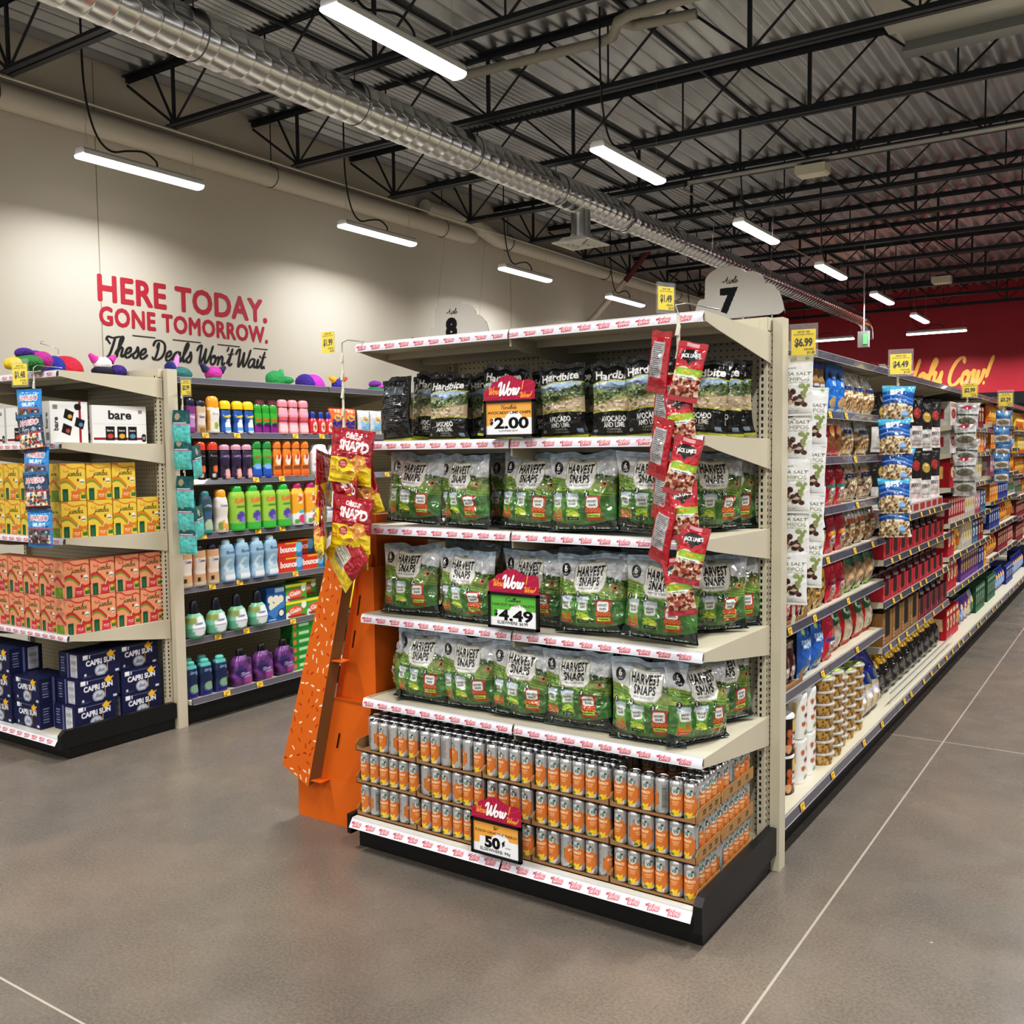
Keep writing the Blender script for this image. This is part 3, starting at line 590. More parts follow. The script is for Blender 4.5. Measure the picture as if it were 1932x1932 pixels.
def endcap(name, label, x0, W, zs, D=.66, zb=.143, yb=-.093, top=2.197):
    t = thing(name, label, 'shelving', (x0, 0, 0)); DM = mat('shelf_dark_hole', '3a3833', .6)
    for k, h in enumerate(zs):
        m = MB(); m.box(0, .01, h - .03, W, D, h - .008); s = m.build('shelf', TAN, t)
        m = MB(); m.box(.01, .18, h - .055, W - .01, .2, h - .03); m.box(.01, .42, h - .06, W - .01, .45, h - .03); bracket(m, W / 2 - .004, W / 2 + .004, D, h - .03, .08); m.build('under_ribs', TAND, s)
        for a, b_ in ((-.003, .001), (W - .001, W + .003)):
            m = MB(); bracket(m, a, b_, D, h); o = m.build('bracket', TAN, s)
        for i, (a, b_) in enumerate(((0, W / 2 - .004), (W / 2 + .004, W))):
            cv = rail_cv(b_ - a, 0 if i == 0 else -.02); m = MB(); o = cv.out(); A = np.linspace(a, b_, cv.nx); Z = np.linspace(0, 1, cv.ny); bow = -.004 * np.sin(PI * Z)
            P = np.stack([np.tile(A, (cv.ny, 1)), np.tile((-.006 + bow - .008 * (1 - Z))[:, None], (1, cv.nx)), np.tile((h - .036 + .036 * Z)[:, None], (1, cv.nx))], -1); m.grid(P, o)
            m.box(a, -.006, h - .004, b_, .012, h + .001, 'c9c8c4'); m.box(a, -.004, h - .036, b_, .004, h - .03, 'd8d8dc', faces='bd'); m.build('price_rail', RWOW, s)
    m = MB(); m.box(0, yb + .02, zb - .03, W, D, zb - .002); base = m.build('base_deck', TAN, t)
    m = MB(); m.box(-.012, -.037, 0, W + .012, D, .105); m.build('kickplate', BLK, t)
    m = MB()
    for a, b_ in ((-.03, -.008), (W + .003, W + .035)):
        m = MB(); m.prism([(yb - .005, .07), (D, .07), (D, zb + .035), (D - .02, zb + .045), (yb + .02, zb + .045), (yb - .005, zb + .02)], 'x', a, b_) if a > 0 else m.prism([(yb, .07), (D, .07), (D, zb + .01), (yb, zb + .01)], 'x', a, b_)
        m.build('bumper', BLK, t)
    for i, (a, b_) in enumerate(((0, W / 2 - .004), (W / 2 + .004, W))):
        cv = rail_cv(b_ - a, 0 if i == 0 else -.02); m = MB(); A = np.linspace(a, b_, cv.nx); Z = np.linspace(0, 1, cv.ny)
        m.grid(np.stack([np.tile(A, (cv.ny, 1)), np.tile((yb - .022 * (1 - Z))[:, None], (1, cv.nx)), np.tile((zb - .036 + .036 * Z)[:, None], (1, cv.nx))], -1), cv.out())
        m.box(a, yb - .001, zb - .003, b_, yb + .03, zb + .001, 'd6d5d0'); m.build('price_rail', RWOW, t)
    m = MB(); m.box(.02, D, .14, W - .02, D + .012, top - .03); m.box(0, D + .012, .14, W, D + .02, top - .04); m.build('back_panel', PEG, t)
    for k, x in enumerate((.0, W - .033)):
        m = MB(); m.box(x, D - .035, .1, x + .03, D + .03, top); o = m.build('upright', TAN, t)
        m = MB(); z = .2
        while z < top - .05: m.box(x + .009, D - .0362, z, x + .017, D - .035, z + .014, faces='f'); m.box(x + .0301 if x else -.0001, D - .02, z, x + .0302 if x else 0, D - .012, z + .014); z += .0254
        m.build('slots', SLOT, o)
    m = MB(); m.box(0, D - .03, top - .05, W, D + .02, top); m.build('top_bar', TAN, t)
    for x in (-.045, W + .005):
        m = MB(); m.box(x, D + .005, 0, x + .04, D + .075, top); m.build('end_post', TAN, t)
    return t
RWOW = skin('printed_rail', .25, coat=.4, spec=.5)
ZS = [2.149, 1.739, 1.387, 1.005, .64]
endcap('endcap_shelving', 'tan steel endcap shelving holding chips, veggie snack bags and energy cans', 0, 1.55, ZS)
endcap('endcap_shelving', 'tan steel endcap shelving holding fruit snack boxes and juice pouch cartons', -3.76, 1.55, [2.163, 1.767, 1.235, .69], zb=.125, yb=-.09, top=2.21)
# ================================================================== POUCH SHAPES
def pillow(name, W, H, T, cv, back, mtl, seed=0, ts=.06, bs=.06, nar=.1, wr=.004, lean=0., lip=0., par=None, split=True, sag=.01, low=.8, cells=8):
    ny, nx = cv.ny, cv.nx; u = np.linspace(0, 1, nx)[None]; v = np.linspace(0, 1, ny)[:, None]
    vv = np.clip((v - bs) / (1 - bs - ts), 0, 1); q = np.sin(PI * vv ** low) ** .6; p = np.clip(1 - abs(2 * u - 1) ** 2.4, 0, 1) ** .7
    n1 = snoise(ny, nx, cells, seed, W / H); n2 = snoise(ny, nx, cells * 2.3, seed + 50, W / H); rg = (np.abs(n1) ** .8 + .5 * np.abs(n2) ** .8 - .5)
    X = (u - .5) * W * (1 - nar * q) + .012 * W * snoise(ny, 2, 5, seed + 9)[:, :1] * (1 - q) + 0 * v
    Z = v * H + sag * H * (snoise(2, nx, 3, seed + 3, 2)[:1]) * v ** 3 + 0 * u
    cr = 1 + .25 * np.sin(v * H / .0035 * 2 * PI) * ((v > 1 - ts) | (v < bs))
    off = wr * rg * (.35 + q) * np.clip(np.minimum(u, 1 - u) * 14, 0, 1)
    ln = lean * H * v ** 2 - (lip * H * np.clip(bs * 1.5 - v, 0, 1) if lip else 0)
    Yf = -T / 2 * p * q * (1 + .12 * n1) - .0012 * cr + off + ln; Yb = T / 2 * p * q + .0012 - off * .5 + ln + .001
    if lip: Z = np.where(v < bs, Z * .35 + .003, Z - bs * H * .65 * (1 - v) / (1 - bs))
    C = cv.out(); root = par
    def sheet(m, a, b_):
        m.grid(np.stack([X[a:b_], Yf[a:b_], Z[a:b_]], -1), C[a:b_])
        k = np.unique(np.r_[0:nx:3, nx - 1]); bc = back.out()[a:b_, k] if isinstance(back, Cv) else (back if isinstance(back, str) else 'aaaaaa')
        m.grid(np.stack([X[a:b_][:, k], Yb[a:b_][:, k], Z[a:b_][:, k]], -1), bc, flip=True)
        for j in (0, nx - 1):
            m.grid(np.stack([np.stack([X[a:b_, j], Yb[a:b_, j], Z[a:b_, j]], -1), np.stack([X[a:b_, j], Yf[a:b_, j], Z[a:b_, j]], -1)], 1), C[a:b_, j][:, None].repeat(2, 1), flip=bool(j))
        if a == 0 or b_ == ny:
            j = 0 if a == 0 else ny - 1; m.grid(np.stack([np.stack([X[j], Yf[j], Z[j]], -1), np.stack([X[j], Yb[j], Z[j]], -1)]), C[j][None].repeat(2, 0), flip=j == 0)
    if not split:
        m = MB(); sheet(m, 0, ny); return m.build(name, mtl, par, smooth=True, auto=60)
    a, b_ = int(ny * bs), int(ny * (1 - ts))
    for nm, i, j in (('film_body', a, b_ + 1), ('bottom_seal', 0, a + 1), ('top_seal', b_, ny)):
        m = MB(); sheet(m, i, j); m.build(nm, mtl, root, smooth=True, auto=60)
    return root
def hang_hole(): pass
# ---------------- veggie snack bag artwork
def harvest_cv(back=False):
    W = H = .30; c = Cv(W, H, .0016, '3f6a36')
    c.above(lambda x: .165 + 0 * x, 'cfd3d8'); c.above(lambda x: .262 + 0 * x, 'b4bfcc'); c.above(lambda x: .284 + 0 * x, '93adc6')
    c.m((c.Y < .205 + .012 * np.sin(c.X * 16 + 2)) & (c.Y > .1), 'a2aa58'); c.m((c.Y < .185 + .03 * np.clip((c.X - .17) * 8, 0, 1) - .3 * np.clip(c.X - .24, 0, 1)) & (c.X > .16) & (c.Y > .1), '7f9248')
    R = random.Random(3)
    for i in range(60):
        x = R.uniform(.2, .3); y = .215 - .25 * (x - .2) + R.uniform(-.008, .012); c.ell(x, y, .006, .003, R.choice(['3d5a26', '4f6e30', '2f4a1e']))
    for i in range(40): x = R.uniform(0, .09); y = .185 + R.uniform(-.012, .012) - .1 * x; c.ell(x, y, .008, .002, R.choice(['5d8f35', '79b045', '4c7a2b']))
    for i in range(9): c.m(abs(c.Y - (.158 + .0035 * i + .012 * np.sin(c.X * 14 + 1.1) - .12 * (c.X - .1))) < .0012, ['5f9038', '86ab48', '44742f'][i % 3])
    c.m(c.Y < .155 - .1 * np.clip(c.X - .15, 0, 1) + .006 * np.sin(c.X * 20), '46753a'); c.m(c.Y < .085 + .01 * np.sin(c.X * 18), '3f6d35'); c.noise(.13, 22, 4)
    c.ell(.258, .182, .010, .010, 'c9715e'); c.ell(.26, .182, .005, .005, '3a1a16')
    # name plate
    for d, col in ((.004, 'a7a98c'), (0, 'e6e6e2')):
        c.poly([(.085 - d, .25), (.1, .267 + d), (.2, .267 + d), (.217 + d, .25), (.217 + d, .19), (.2, .168 - d), (.1, .168 - d), (.085 - d, .19)], col)
    c.text('HARVEST', .151, .240, .033, '17191a', .116, off=.034, sp=1.1); c.text('SNAPS', .151, .204, .03, '17191a', .088, off=.034, sp=1.1); c.text('BAKED VEGGIE SNACKS', .151, .180, .006, '777a76', .085, off=.02)
    c.text('Calbee', .152, .276, .006, '2c3a50', .026)
    c.ell(.042, .242, .0215, .0225, '15171a'); c.text('6', .041, .247, .022, 'eeeeee', off=.03); c.text('BAGS', .041, .229, .006, 'eeeeee', .02, off=.03)
    for cx, body, w in ((.047, '6b9a48', .056), (.124, '6b9a48', .058), (.215, 'a63e2b', .064)):
        y0, y1 = .052, .152 - (.012 if cx > .2 else 0)
        c.poly([(cx - w / 2, y0), (cx + w / 2 + .003, y0), (cx + w / 2 - .002, (y0 + y1) / 2), (cx + w / 2 + .003, y1), (cx - w / 2, y1), (cx - w / 2 + .004, (y0 + y1) / 2)], body)
        if cx < .2:
            c.rect(cx - w / 2, y1 - .022, cx + w / 2, y1, 'b9c6d6'); R = random.Random(int(cx * 99)); oc = ['d8772e', 'c95b22'] if cx < .1 else ['b8cf3a', 'd5dd55']
            for i in range(22): x = cx + R.uniform(-.022, .022); y = .078 + R.uniform(-.012, .012); c.poly([(x - .008, y), (x + .008, y + R.uniform(-.006, .006)), (x + .008, y + .003), (x - .008, y + .004)], R.choice(oc))
            c.rect(cx - w * .42, .054, cx + w * .42, .066, 'b4352a' if cx < .1 else '24302a'); c.text('LIGHTLY SALTED', cx, .06, .004, 'e8e8e8', w * .6)
        else:
            for i in range(4): c.ell(cx - .024 + .016 * i, .089, .007, .007, 'e8873a'); c.ell(cx - .024 + .016 * i, .089, .004, .004, 'b5402a')
            c.rect(cx - w * .4, .063, cx + w * .42, .077, 'a5c83c'); c.rect(cx - w * .3, .068, cx + w * .3, .072, '56702a')
        c.rr(cx, .118 + (.002 if cx < .2 else -.002), w * .72, .036, .008, 'dfe2df'); c.text('HARVEST', cx, .125 - (.004 if cx > .2 else 0), .009, '4a4f50', w * .58, off=.03); c.text('SNAPS', cx, .112 - (.004 if cx > .2 else 0), .009, '4a4f50', w * .46, off=.03)
        c.ell(cx - w * .36, y1 + .006, .0095, .0115, '17191b'); c.text('2', cx - w * .36, y1 + .008, .011, 'f0f0f0', off=.05); c.text('BAGS', cx - w * .36, y1 - .001, .003, 'cccccc', .009)
    c.below(lambda x: .038 + .9 * (x - .15) ** 2, '16241f')
    for x, s in ((.065, 'TOMATO BASIL'), (.15, 'LIGHTLY SALTED'), (.235, 'SOUR CREAM & ONION')): c.text('2', x - .03, .026, .012, 'e9ece9', off=.03); c.text(s, x + .006, .025, .006, 'c8cfcb', .05)
    c.rect(0, 0, W, .004, '7fa6c4', .5)
    if back: c.rr(.15, .12, .16, .11, .004, 'b9bcc0'); c.lines(.08, .22, .07, .17, 12, '666a70')
    return c
HC = harvest_cv(); HB = harvest_cv(True)
HBAG = []
for i, (ln, wr) in enumerate(((.05, .009), (.0, .012), (.09, .010), (-.03, .013))):
    t = thing('veggie_snack_bag', 'x', 'snack bag'); pillow('b', .30, .318, .10, HC, HB, FILM, seed=11 + i * 7, wr=wr, lean=ln, lip=.5 if i != 3 else 0, par=t, nar=.09, sag=.028, cells=5 + i)
    HBAG.append(proto_done(t))
ROWN = {1: 'fifth', 2: 'fourth', 3: 'third', 4: 'second'}
def rad(a): return a * PI / 180
HLAY = {2: [(.20, .09, 3, 0, 'frontmost'), (.475, .10, -13, 1, 0), (.62, .27, 6, 2, 0), (.775, .11, -2, 2, 0), (1.03, .08, 1, 0, 0), (1.31, .085, 0, 3, 0), (1.41, .36, 52, 1, 0), (1.42, .51, 56, 0, 0), (.33, .33, 0, 3, 0), (.95, .32, 3, 1, 0), (1.2, .42, -3, 2, 0)],
        3: [(.18, .085, 5, 0, 0), (.485, .085, -3, 1, 0), (.775, .14, -4, 3, 0), (1.065, .085, 5, 2, 0), (1.34, .075, 2, 0, 0), (1.42, .36, 44, 1, 0), (1.43, .51, 48, 2, 0), (.345, .27, 0, 2, 0), (.64, .32, 4, 0, 0), (.94, .29, 4, 1, 0), (1.18, .42, 2, 3, 0)],
        4: [(.075, .16, -60, 1, 0), (.25, .075, 3, 2, 0), (.50, .085, 3, 0, 0), (.75, .075, 5, 1, 0), (1.005, .075, 3, 3, 0), (1.30, .065, 4, 0, 0), (1.455, .15, 66, 2, 0), (1.44, .43, 58, 0, 0), (.38, .29, 0, 1, 0), (.87, .29, 2, 2, 0), (1.16, .3, -2, 0, 0)]}
for k, L in HLAY.items():
    L2 = sorted(range(len(L)), key=lambda i: L[i][0])
    fr = [i for i in L2 if L[i][1] < .2]; bk = [i for i in L2 if L[i][1] >= .2]
    for i, (x, y, a, v, _) in enumerate(L):
        row, o = ('front row', fr.index(i)) if i in fr else ('back row', bk.index(i))
        sc_ = 1.0 if k != 4 else 1.0
        dup(HBAG[v], (x, y + .02, ZS[k] - .003 + .15 * abs(math.sin(rad((1.5, -2, 2.5, -1, 0)[(i + k) % 5])))), rad(a), f'green veggie snack bag, {row}, {ROWN[k]} endcap shelf from bottom, {ORD[o + 1]} from orange display', 'veggie snack multipacks on the endcap', rot=(rad((-3, 1, 2, -1)[i % 4]), rad((1.5, -2, 2.5, -1, 0)[(i + k) % 5]), rad(a)), scale=(1, 1, .93 + .02 * ((i * 3) % 3)))
# ---------------- black chip bag artwork
def hard_cv(back=False):
    W, H = .205, .28; c = Cv(W, H, .0018, '17181b')
    if back: c.rect(.03, .2, .17, .235, '56616a'); c.lines(.03, .17, .06, .19, 14, '5a5c60'); c.below(lambda x: .012 + 0 * x, 'a9b02c'); return c
    top = lambda x: .200 + .010 * np.sin(x * 12); bot = lambda x: .098 - .5 * (x - .1) ** 2 + .02 * x
    msk = (c.Y < top(c.X)) & (c.Y > bot(c.X)); c.m(msk, '9fb7cf'); c.m(msk & (c.Y < .187 + .006 * np.sin(c.X * 35)), '6d6f90'); c.m(msk & (c.Y < .176 + .008 * np.sin(c.X * 22 + 1)), '7f8f63')
    c.m(msk & (c.Y < .172 + .25 * (c.X - .1)), '4e5f3c'); c.m(msk & (c.Y < .150 + .10 * (c.X - .1) + .01 * np.sin(c.X * 60)), '8d8a5e'); c.m(msk & (c.Y < .133 + .18 * (c.X - .1)), 'b8a48a')
    R = random.Random(5)
    for i in range(120):
        x = R.uniform(0, W); y = .172 + .25 * (x - .1) + R.uniform(-.028, .006); c.m((((c.X - x) / .005) ** 2 + ((c.Y - y) / .004) ** 2 < 1) & msk, R.choice(['3c4a2c', '55683c', '6d7a4a', '2f3b25']))
    for i in range(60):
        x = R.uniform(0, W); y = R.uniform(.09, .14); c.m((((c.X - x) / .007) ** 2 + ((c.Y - y) / .0025) ** 2 < 1) & msk, R.choice(['9c8b6c', 'c9b79a', '7d7b52', 'a89b78']))
    c.m((abs(c.Y - top(c.X)) < .002) | (abs(c.Y - bot(c.X)) < .002), 'b9c23a')
    c.text('Hardbite', .103, .232, .029, 'f2f2f0', .165, off=.03, rot=.03); c.text('HANDCRAFTED-STYLE CHIPS', .103, .211, .006, 'd8d8d8', .12)
    c.text('AVOCADO', .1, .072, .02, 'efefef', .105, off=.04, rot=.02); c.text('AND LIME', .1, .050, .018, 'efefef', .085, off=.04, rot=.02); c.text('FLAVORED', .1, .034, .008, 'd0d0d0', .05); c.text('POTATO CHIPS', .1, .023, .007, 'd0d0d0', .06)
    c.rect(.165, .018, .19, .034, '7f93b0'); c.text('GF', .02, .028, .01, 'cccccc', .016); c.below(lambda x: .011 + 0 * x, 'a9b02c'); return c
KC = hard_cv(); KB = hard_cv(True); KBAG = []
for i, (a, b_) in enumerate(((KC, KB), (KC, KB), (KC, KB), (KB, KC))):
    t = thing('chip_bag', 'x', 'chip bag'); pillow('b', .205, .28, .085, a, b_, MFILM, seed=31 + i * 5, wr=.009, lean=(.03, .08, -.02, .03)[i], par=t, nar=.12, sag=.035); KBAG.append(proto_done(t))
KL = [(.11, .12, -14, 3), (.15, .28, 4, 1), (.235, .2, 4, 0), (.40, .10, 2, 1), (.52, .24, 3, 2), (.64, .12, 6, 0), (.78, .27, 0, 1), (.945, .11, 2, 2), (.885, .27, 2, 0), (1.04, .26, 3, 1), (1.165, .11, 8, 0), (1.32, .09, 1, 2), (1.43, .22, 20, 1), (1.44, .37, 20, 0), (1.43, .53, 8, 2), (.30, .32, 0, 2), (1.23, .3, 5, 1)]
od = sorted(range(len(KL)), key=lambda i: KL[i][0])
for i, (x, y, a, v) in enumerate(KL):
    d = 'black avocado lime chip bag' if v != 3 else 'black chip bag showing its printed back'
    dup(KBAG[v], (x, y, ZS[1] - .003 + .09 * abs(math.sin(rad((-2, 3, 5, 0, -3, 6, 2)[i % 7])))), rad(a), f'{d} on upper endcap shelf, {ORD[od.index(i) + 1]} from orange display', 'black chip bags on the endcap', rot=(0, rad((-2, 3, 5, 0, -3, 6, 2)[i % 7]), rad(a)), scale=(1, 1, .96 + .03 * (i % 3)))
# ================================================================== ENERGY CANS IN TRAYS
def can():
    R_, H = .0258, .134; W = 2 * PI * R_; c = Cv(W, .112, .0014, 'd2d4d6'); c.A[..., 3] = .75
    cx = W / 2; c.ell(cx, .048, .036, .040, 'd07a36', met=0); c.m((abs(c.X - cx) > .033) & (abs(c.X - cx) < .036) & (abs(c.Y - .05) < .02), 'c0702f')
    c.rect(cx - .024, .082, cx + .024, .095, 'c3c6ca', met=1); c.ell(cx, .088, .014, .0145, 'd8dcdb', met=0); c.ell(cx, .088, .0115, .012, 'b9c3c2'); c.text('V8', cx, .087, .013, '1f4a40', .019, off=.01); c.ell(cx + .009, .097, .005, .004, '3c6a5a')
    c.text('ENERGY', cx, .063, .0095, 'fbf2e6', .042, off=.02)
    for i, y in enumerate((.049, .044, .039)): c.rect(cx - .014 + .002 * i, y, cx + .013 - .002 * i, y + .0018, 'f3c9a0')
    c.poly([(cx - .018, .004), (cx - .012, .018), (cx - .004, .024), (cx + .004, .019), (cx + .014, .026), (cx + .012, .012), (cx + .02, .004)], 'f0c52c'); c.poly([(cx - .022, .004), (cx - .016, .013), (cx - .006, .012), (cx - .004, .002)], '6d8a2c'); c.A[(c.Y < .026) & (abs(c.X - cx) < .022), 3] = 0
    c.lines(.008, .034, .03, .1, 12, '8a6f66'); c.rect(W - .034, .012, W - .012, .1, '8e979b', .5); c.lines(W - .032, W - .014, .02, .09, 14, '4b6058')
    t = thing('energy_drink_can', 'x', 'can'); m = MB(); n = c.nx
    pr = [(.019, 0), (.0205, .001), (R_ - .0015, .006), (R_, .010)]; zz = np.linspace(.010, .1215, c.ny); C = c.out()
    A = -PI / 2 + 2 * PI * (np.arange(n) / n - .5)
    rr = [(a, z) for a, z in pr[:-1]] + [(R_, z) for z in zz] + [(R_ - .002, .126), (.0215, .130)]
    CC = np.concatenate([np.tile(np.array([.75, .76, .78, 1]), (3, n, 1)), C, np.tile(np.array([.8, .8, .82, 1]), (2, n, 1))])
    P = np.array([[(q * math.cos(a), q * math.sin(a), z) for a in A] for q, z in rr]); m.grid(P, CC, cu=True); m.build('can_body', CANM, t, smooth=True, auto=50)
    m = MB(); m.lathe([(.0215, .130), (.0225, .1325), (.0225, .134), (.0212, .1342), (.0205, .133), (.0198, .1305), (.0190, .130), (.001, .130)], 24); o = m.build('can_lid', LIDM, t, smooth=True, auto=40)
    m = MB(); m.lathe([(.0085, .1308), (.0085, .1318), (.0055, .1318), (.0055, .1308)], 14, sy=.75, loc=(0, .004, 0)); m.lathe([(.004, .1304), (.004, .1316), (.0005, .1318)], 10, loc=(0, -.003, 0)); m.build('pull_tab', LIDM, o)
    return proto_done(t)
CAN = can(); PC = .0537; Z0 = .143; TP = .1405
cols = []; x = -.005
trays = []
for n in (6, 6, 4, 6, 6):
    trays.append((x, n)); 
    for i in range(n): cols.append(x + .004 + PC * (i + .5))
    x += PC * n + .010
def tray(w, d, label, loc, side=True):
    t = thing('cardboard_tray', label, 'tray', loc); m = MB(); m.box(0, 0, 0, w, d, .003)
    U = np.linspace(0, 1, 40); hz = .012 + .016 * (np.abs(2 * U - 1) ** 6)
    for y in (0, .0025): m.grid(np.stack([np.stack([U * w, U * 0 + y, U * 0], -1), np.stack([U * w, U * 0 + y, hz], -1)]), flip=y > 0)
    m.build('tray_floor', CARD, t)
    for s, xx in ((0, 0), (1, w - .002)):
        cv = Cv(d, .046, .003, 'a98458'); 
        for k in range(3): cv.rect(d * (.2 + .27 * k), .014, d * (.2 + .27 * k) + .03, .032, '5b4630'); cv.rect(d * (.2 + .27 * k) + .004, .020, d * (.2 + .27 * k) + .026, .024, 'a98458')
        m = MB(); m.prism([(0, .002), (d, .002), (d, .046), (.02, .046), (0, .03)], 'x', xx, xx + .0022, 'a98458')
        if s: m.grid(np.array([[(xx + .0026, .004, .004), (xx + .0026, d - .004, .004)], [(xx + .0026, .02, .044), (xx + .0026, d - .004, .044)]]), 'a98458'); A = np.linspace(.02, d - .004, cv.nx); B = np.linspace(.004, .044, cv.ny); m.grid(np.stack([np.full((cv.ny, cv.nx), xx + .003), np.tile(A, (cv.ny, 1)), np.tile(B[:, None], (1, cv.nx))], -1), cv.out())
        m.build('tray_side', PAPER, t)
R = random.Random(12); tn = ['bottom', 'middle', 'top']; yf = -.055
for tr in range(3):
    z = Z0 + TP * tr
    for k, (tx, n) in enumerate(trays):
        dd = PC * 4 + .006 if n == 6 else PC * 6 + .006
        tray(PC * n + .007, dd, f'brown cardboard can tray, {tn[tr]} tier, {ORD[k + 1]} from the orange display', (tx, yf - .002 - .006 * tr * 0, z))
    tray(PC * 6 + .007, PC * 6 + .006, f'brown cardboard can tray, {tn[tr]} tier, behind the front tray at the aisle corner', (trays[4][0], yf + PC * 4 + .012, z))
    for ci, cx in enumerate(cols):
        depth = {0: 1, 1: 1, 2: 6}[tr]
        if ci == 27: depth = 10
        if ci == 26 and tr == 2: depth = 10
        for rw in range(depth):
            if tr == 2 and ci == 0 and rw == 0: continue
            if tr == 2 and 22 <= ci <= 25 and 1 <= rw <= 3: continue
            y = yf + .004 + PC * (rw + .5) + (.008 if rw > 3 else 0); a = R.gauss(0, 14); 
            if R.random() < .16: a += R.choice([-75, 70, 100])
            if ci == 27 and rw: a += 45
            if tr == 2 and ci in (1, 3): a = 110
            dup(CAN, (cx, y, z + .0035), rad(a), f'silver and orange energy can, {tn[tr]} tier, row {ORD[rw + 1]} deep, {ORD[ci + 1]} from the orange display', 'energy drink cans in stacked trays')
# ================================================================== PRICE SIGNS
def wow_sign(label, loc, top, name, item, price, els, ry=0., cent=False):
    t = thing('price_sign', label, 'sign', loc); W, H = .228, .138; m = MB(); b_ = .010
    for q in ((0, 0, W, b_), (0, H - b_, W, H), (0, 0, b_, H), (W - b_, 0, W, H)): m.box(q[0], -.006, q[1], q[2], .008, q[3])
    m.build('sign_frame', mat('black_frame', '0e0e10', .35), t)
    w, h = W - 2 * b_, H - 2 * b_; c = Cv(w, h, .0012, 'f1f1f3'); c.above(lambda x: h * .52 + 0 * x, top)
    c.m((c.Y > h * .28) & (c.Y < h * .6) & ((c.X < w * .14)), top); c.ell(w * .6, h * .42, w * .2, h * .3, 'f1f1f3'); c.ell(w * .28, h * .25, w * .16, h * .2, 'f1f1f3'); c.ell(w * .1, h * .1, w * .15, h * .18, 'f1f1f3'); c.ell(w * .92, h * .28, w * .16, h * .22, 'f1f1f3'); c.rect(w * .2, 0, w, h * .4, 'f1f1f3')
    c.script(name, w * .5, h * .86, h * .13, '2a2620', w * .34 if len(name) > 3 else w * .12, wt=.05); c.text(item, w * .5, h * .69, h * .085, '2a2018', w * .92, off=.008)
    if cent: c.text('50', w * .42, h * .38, h * .34, '141416', w * .34, off=.05); c.text('¢', w * .66, h * .45, h * .18, '141416', off=.04); c.text('+CRV', w * .76, h * .3, h * .05, '333333', w * .12)
    else: c.text('$', w * .12, h * .42, h * .18, '1a1a1c', off=.04); c.text(price, w * .55, h * .37, h * .34, '141416', w * .74, off=.035)
    c.text('ELSEWHERE: ' + els, w * .48, h * .12, h * (.1 if len(els) < 5 and cent or price == '4.49' else .05), '333336', w * (.66 if price == '4.49' or cent else .4), off=.02)
    m = MB(); A = np.linspace(b_, W - b_, c.nx); B = np.linspace(b_, H - b_, c.ny); m.grid(np.stack([np.tile(A, (c.ny, 1)), np.full((c.ny, c.nx), -.001), np.tile(B[:, None], (1, c.nx))], -1), c.out()); m.box(b_, 0, b_, W - b_, .004, H - b_, 'dddddd'); m.build('price_card', PAPER, t)
    c = Cv(W, .095, .0012, 'b5264c'); X0, Y0 = W * .5, .02
    for k in range(22):
        a = k * PI / 11 + .1; c.m((abs((c.X - X0) * math.sin(a) - (c.Y - Y0) * math.cos(a)) < .0012) & (((c.X - X0) * math.cos(a) + (c.Y - Y0) * math.sin(a)) > .03), 'c94a6a', .7)
    c.script('Wow', W * .2, .037, .03, 'f2a23c', .05, wt=.07); c.script('Wow', W * .51, .041, .05, '8a1a3a', .1, wt=.11); c.script('Wow', W * .5, .043, .05, 'fbf6f6', .1, wt=.085); c.script('!', W * .76, .048, .045, 'f2a23c', .014, wt=.08); c.script('Wow!', W * .83, .018, .022, 'f2a23c', .055, wt=.08)
    def top_h(u):
        z = 0
        for cx, rx, tp in ((.13, .14, .55), (.25, .13, .78), (.47, .2, 1.), (.66, .13, .82), (.86, .18, .8)):
            d = abs(u - cx) / rx
            if d < 1: z = max(z, tp - .3 + .3 * math.sqrt(1 - d * d))
        return max(z, .35)
    U = np.linspace(0, 1, 190); Hh = np.array([top_h(a) for a in U]) * .092; V = np.linspace(0, 1, 76); X = np.tile(U * W, (76, 1)); Z = V[:, None] * Hh[None]
    m = MB(); P = np.stack([X, X * 0 + .001, Z + H], -1); m.grid(P, c.sample(X, Z)); P2 = P.copy(); P2[..., 1] = .003; m.grid(P2[:, ::6], 'a02545', flip=True); m.build('scalloped_topper', PAPER, t)
    return t
wow_sign('framed orange sign pricing avocado lime chips at $2.00', (.675, -.035, 1.745), 'eda84e', 'Hardbite', 'AVOCADO LIME CHIPS', '2.00', '$4.99')
wow_sign('framed green sign pricing harvest snaps variety at $4.49', (.685, -.035, 1.018), '63b548', 'Calbee', 'HARVEST SNAPS VARIETY', '4.49', '$6.99')
wow_sign('framed orange sign pricing orange pineapple energy at 50 cents', (.655, -.125, .158), 'eda84e', 'W', 'FUSION ORNG PINE ENERGY', '', '99¢', cent=True)
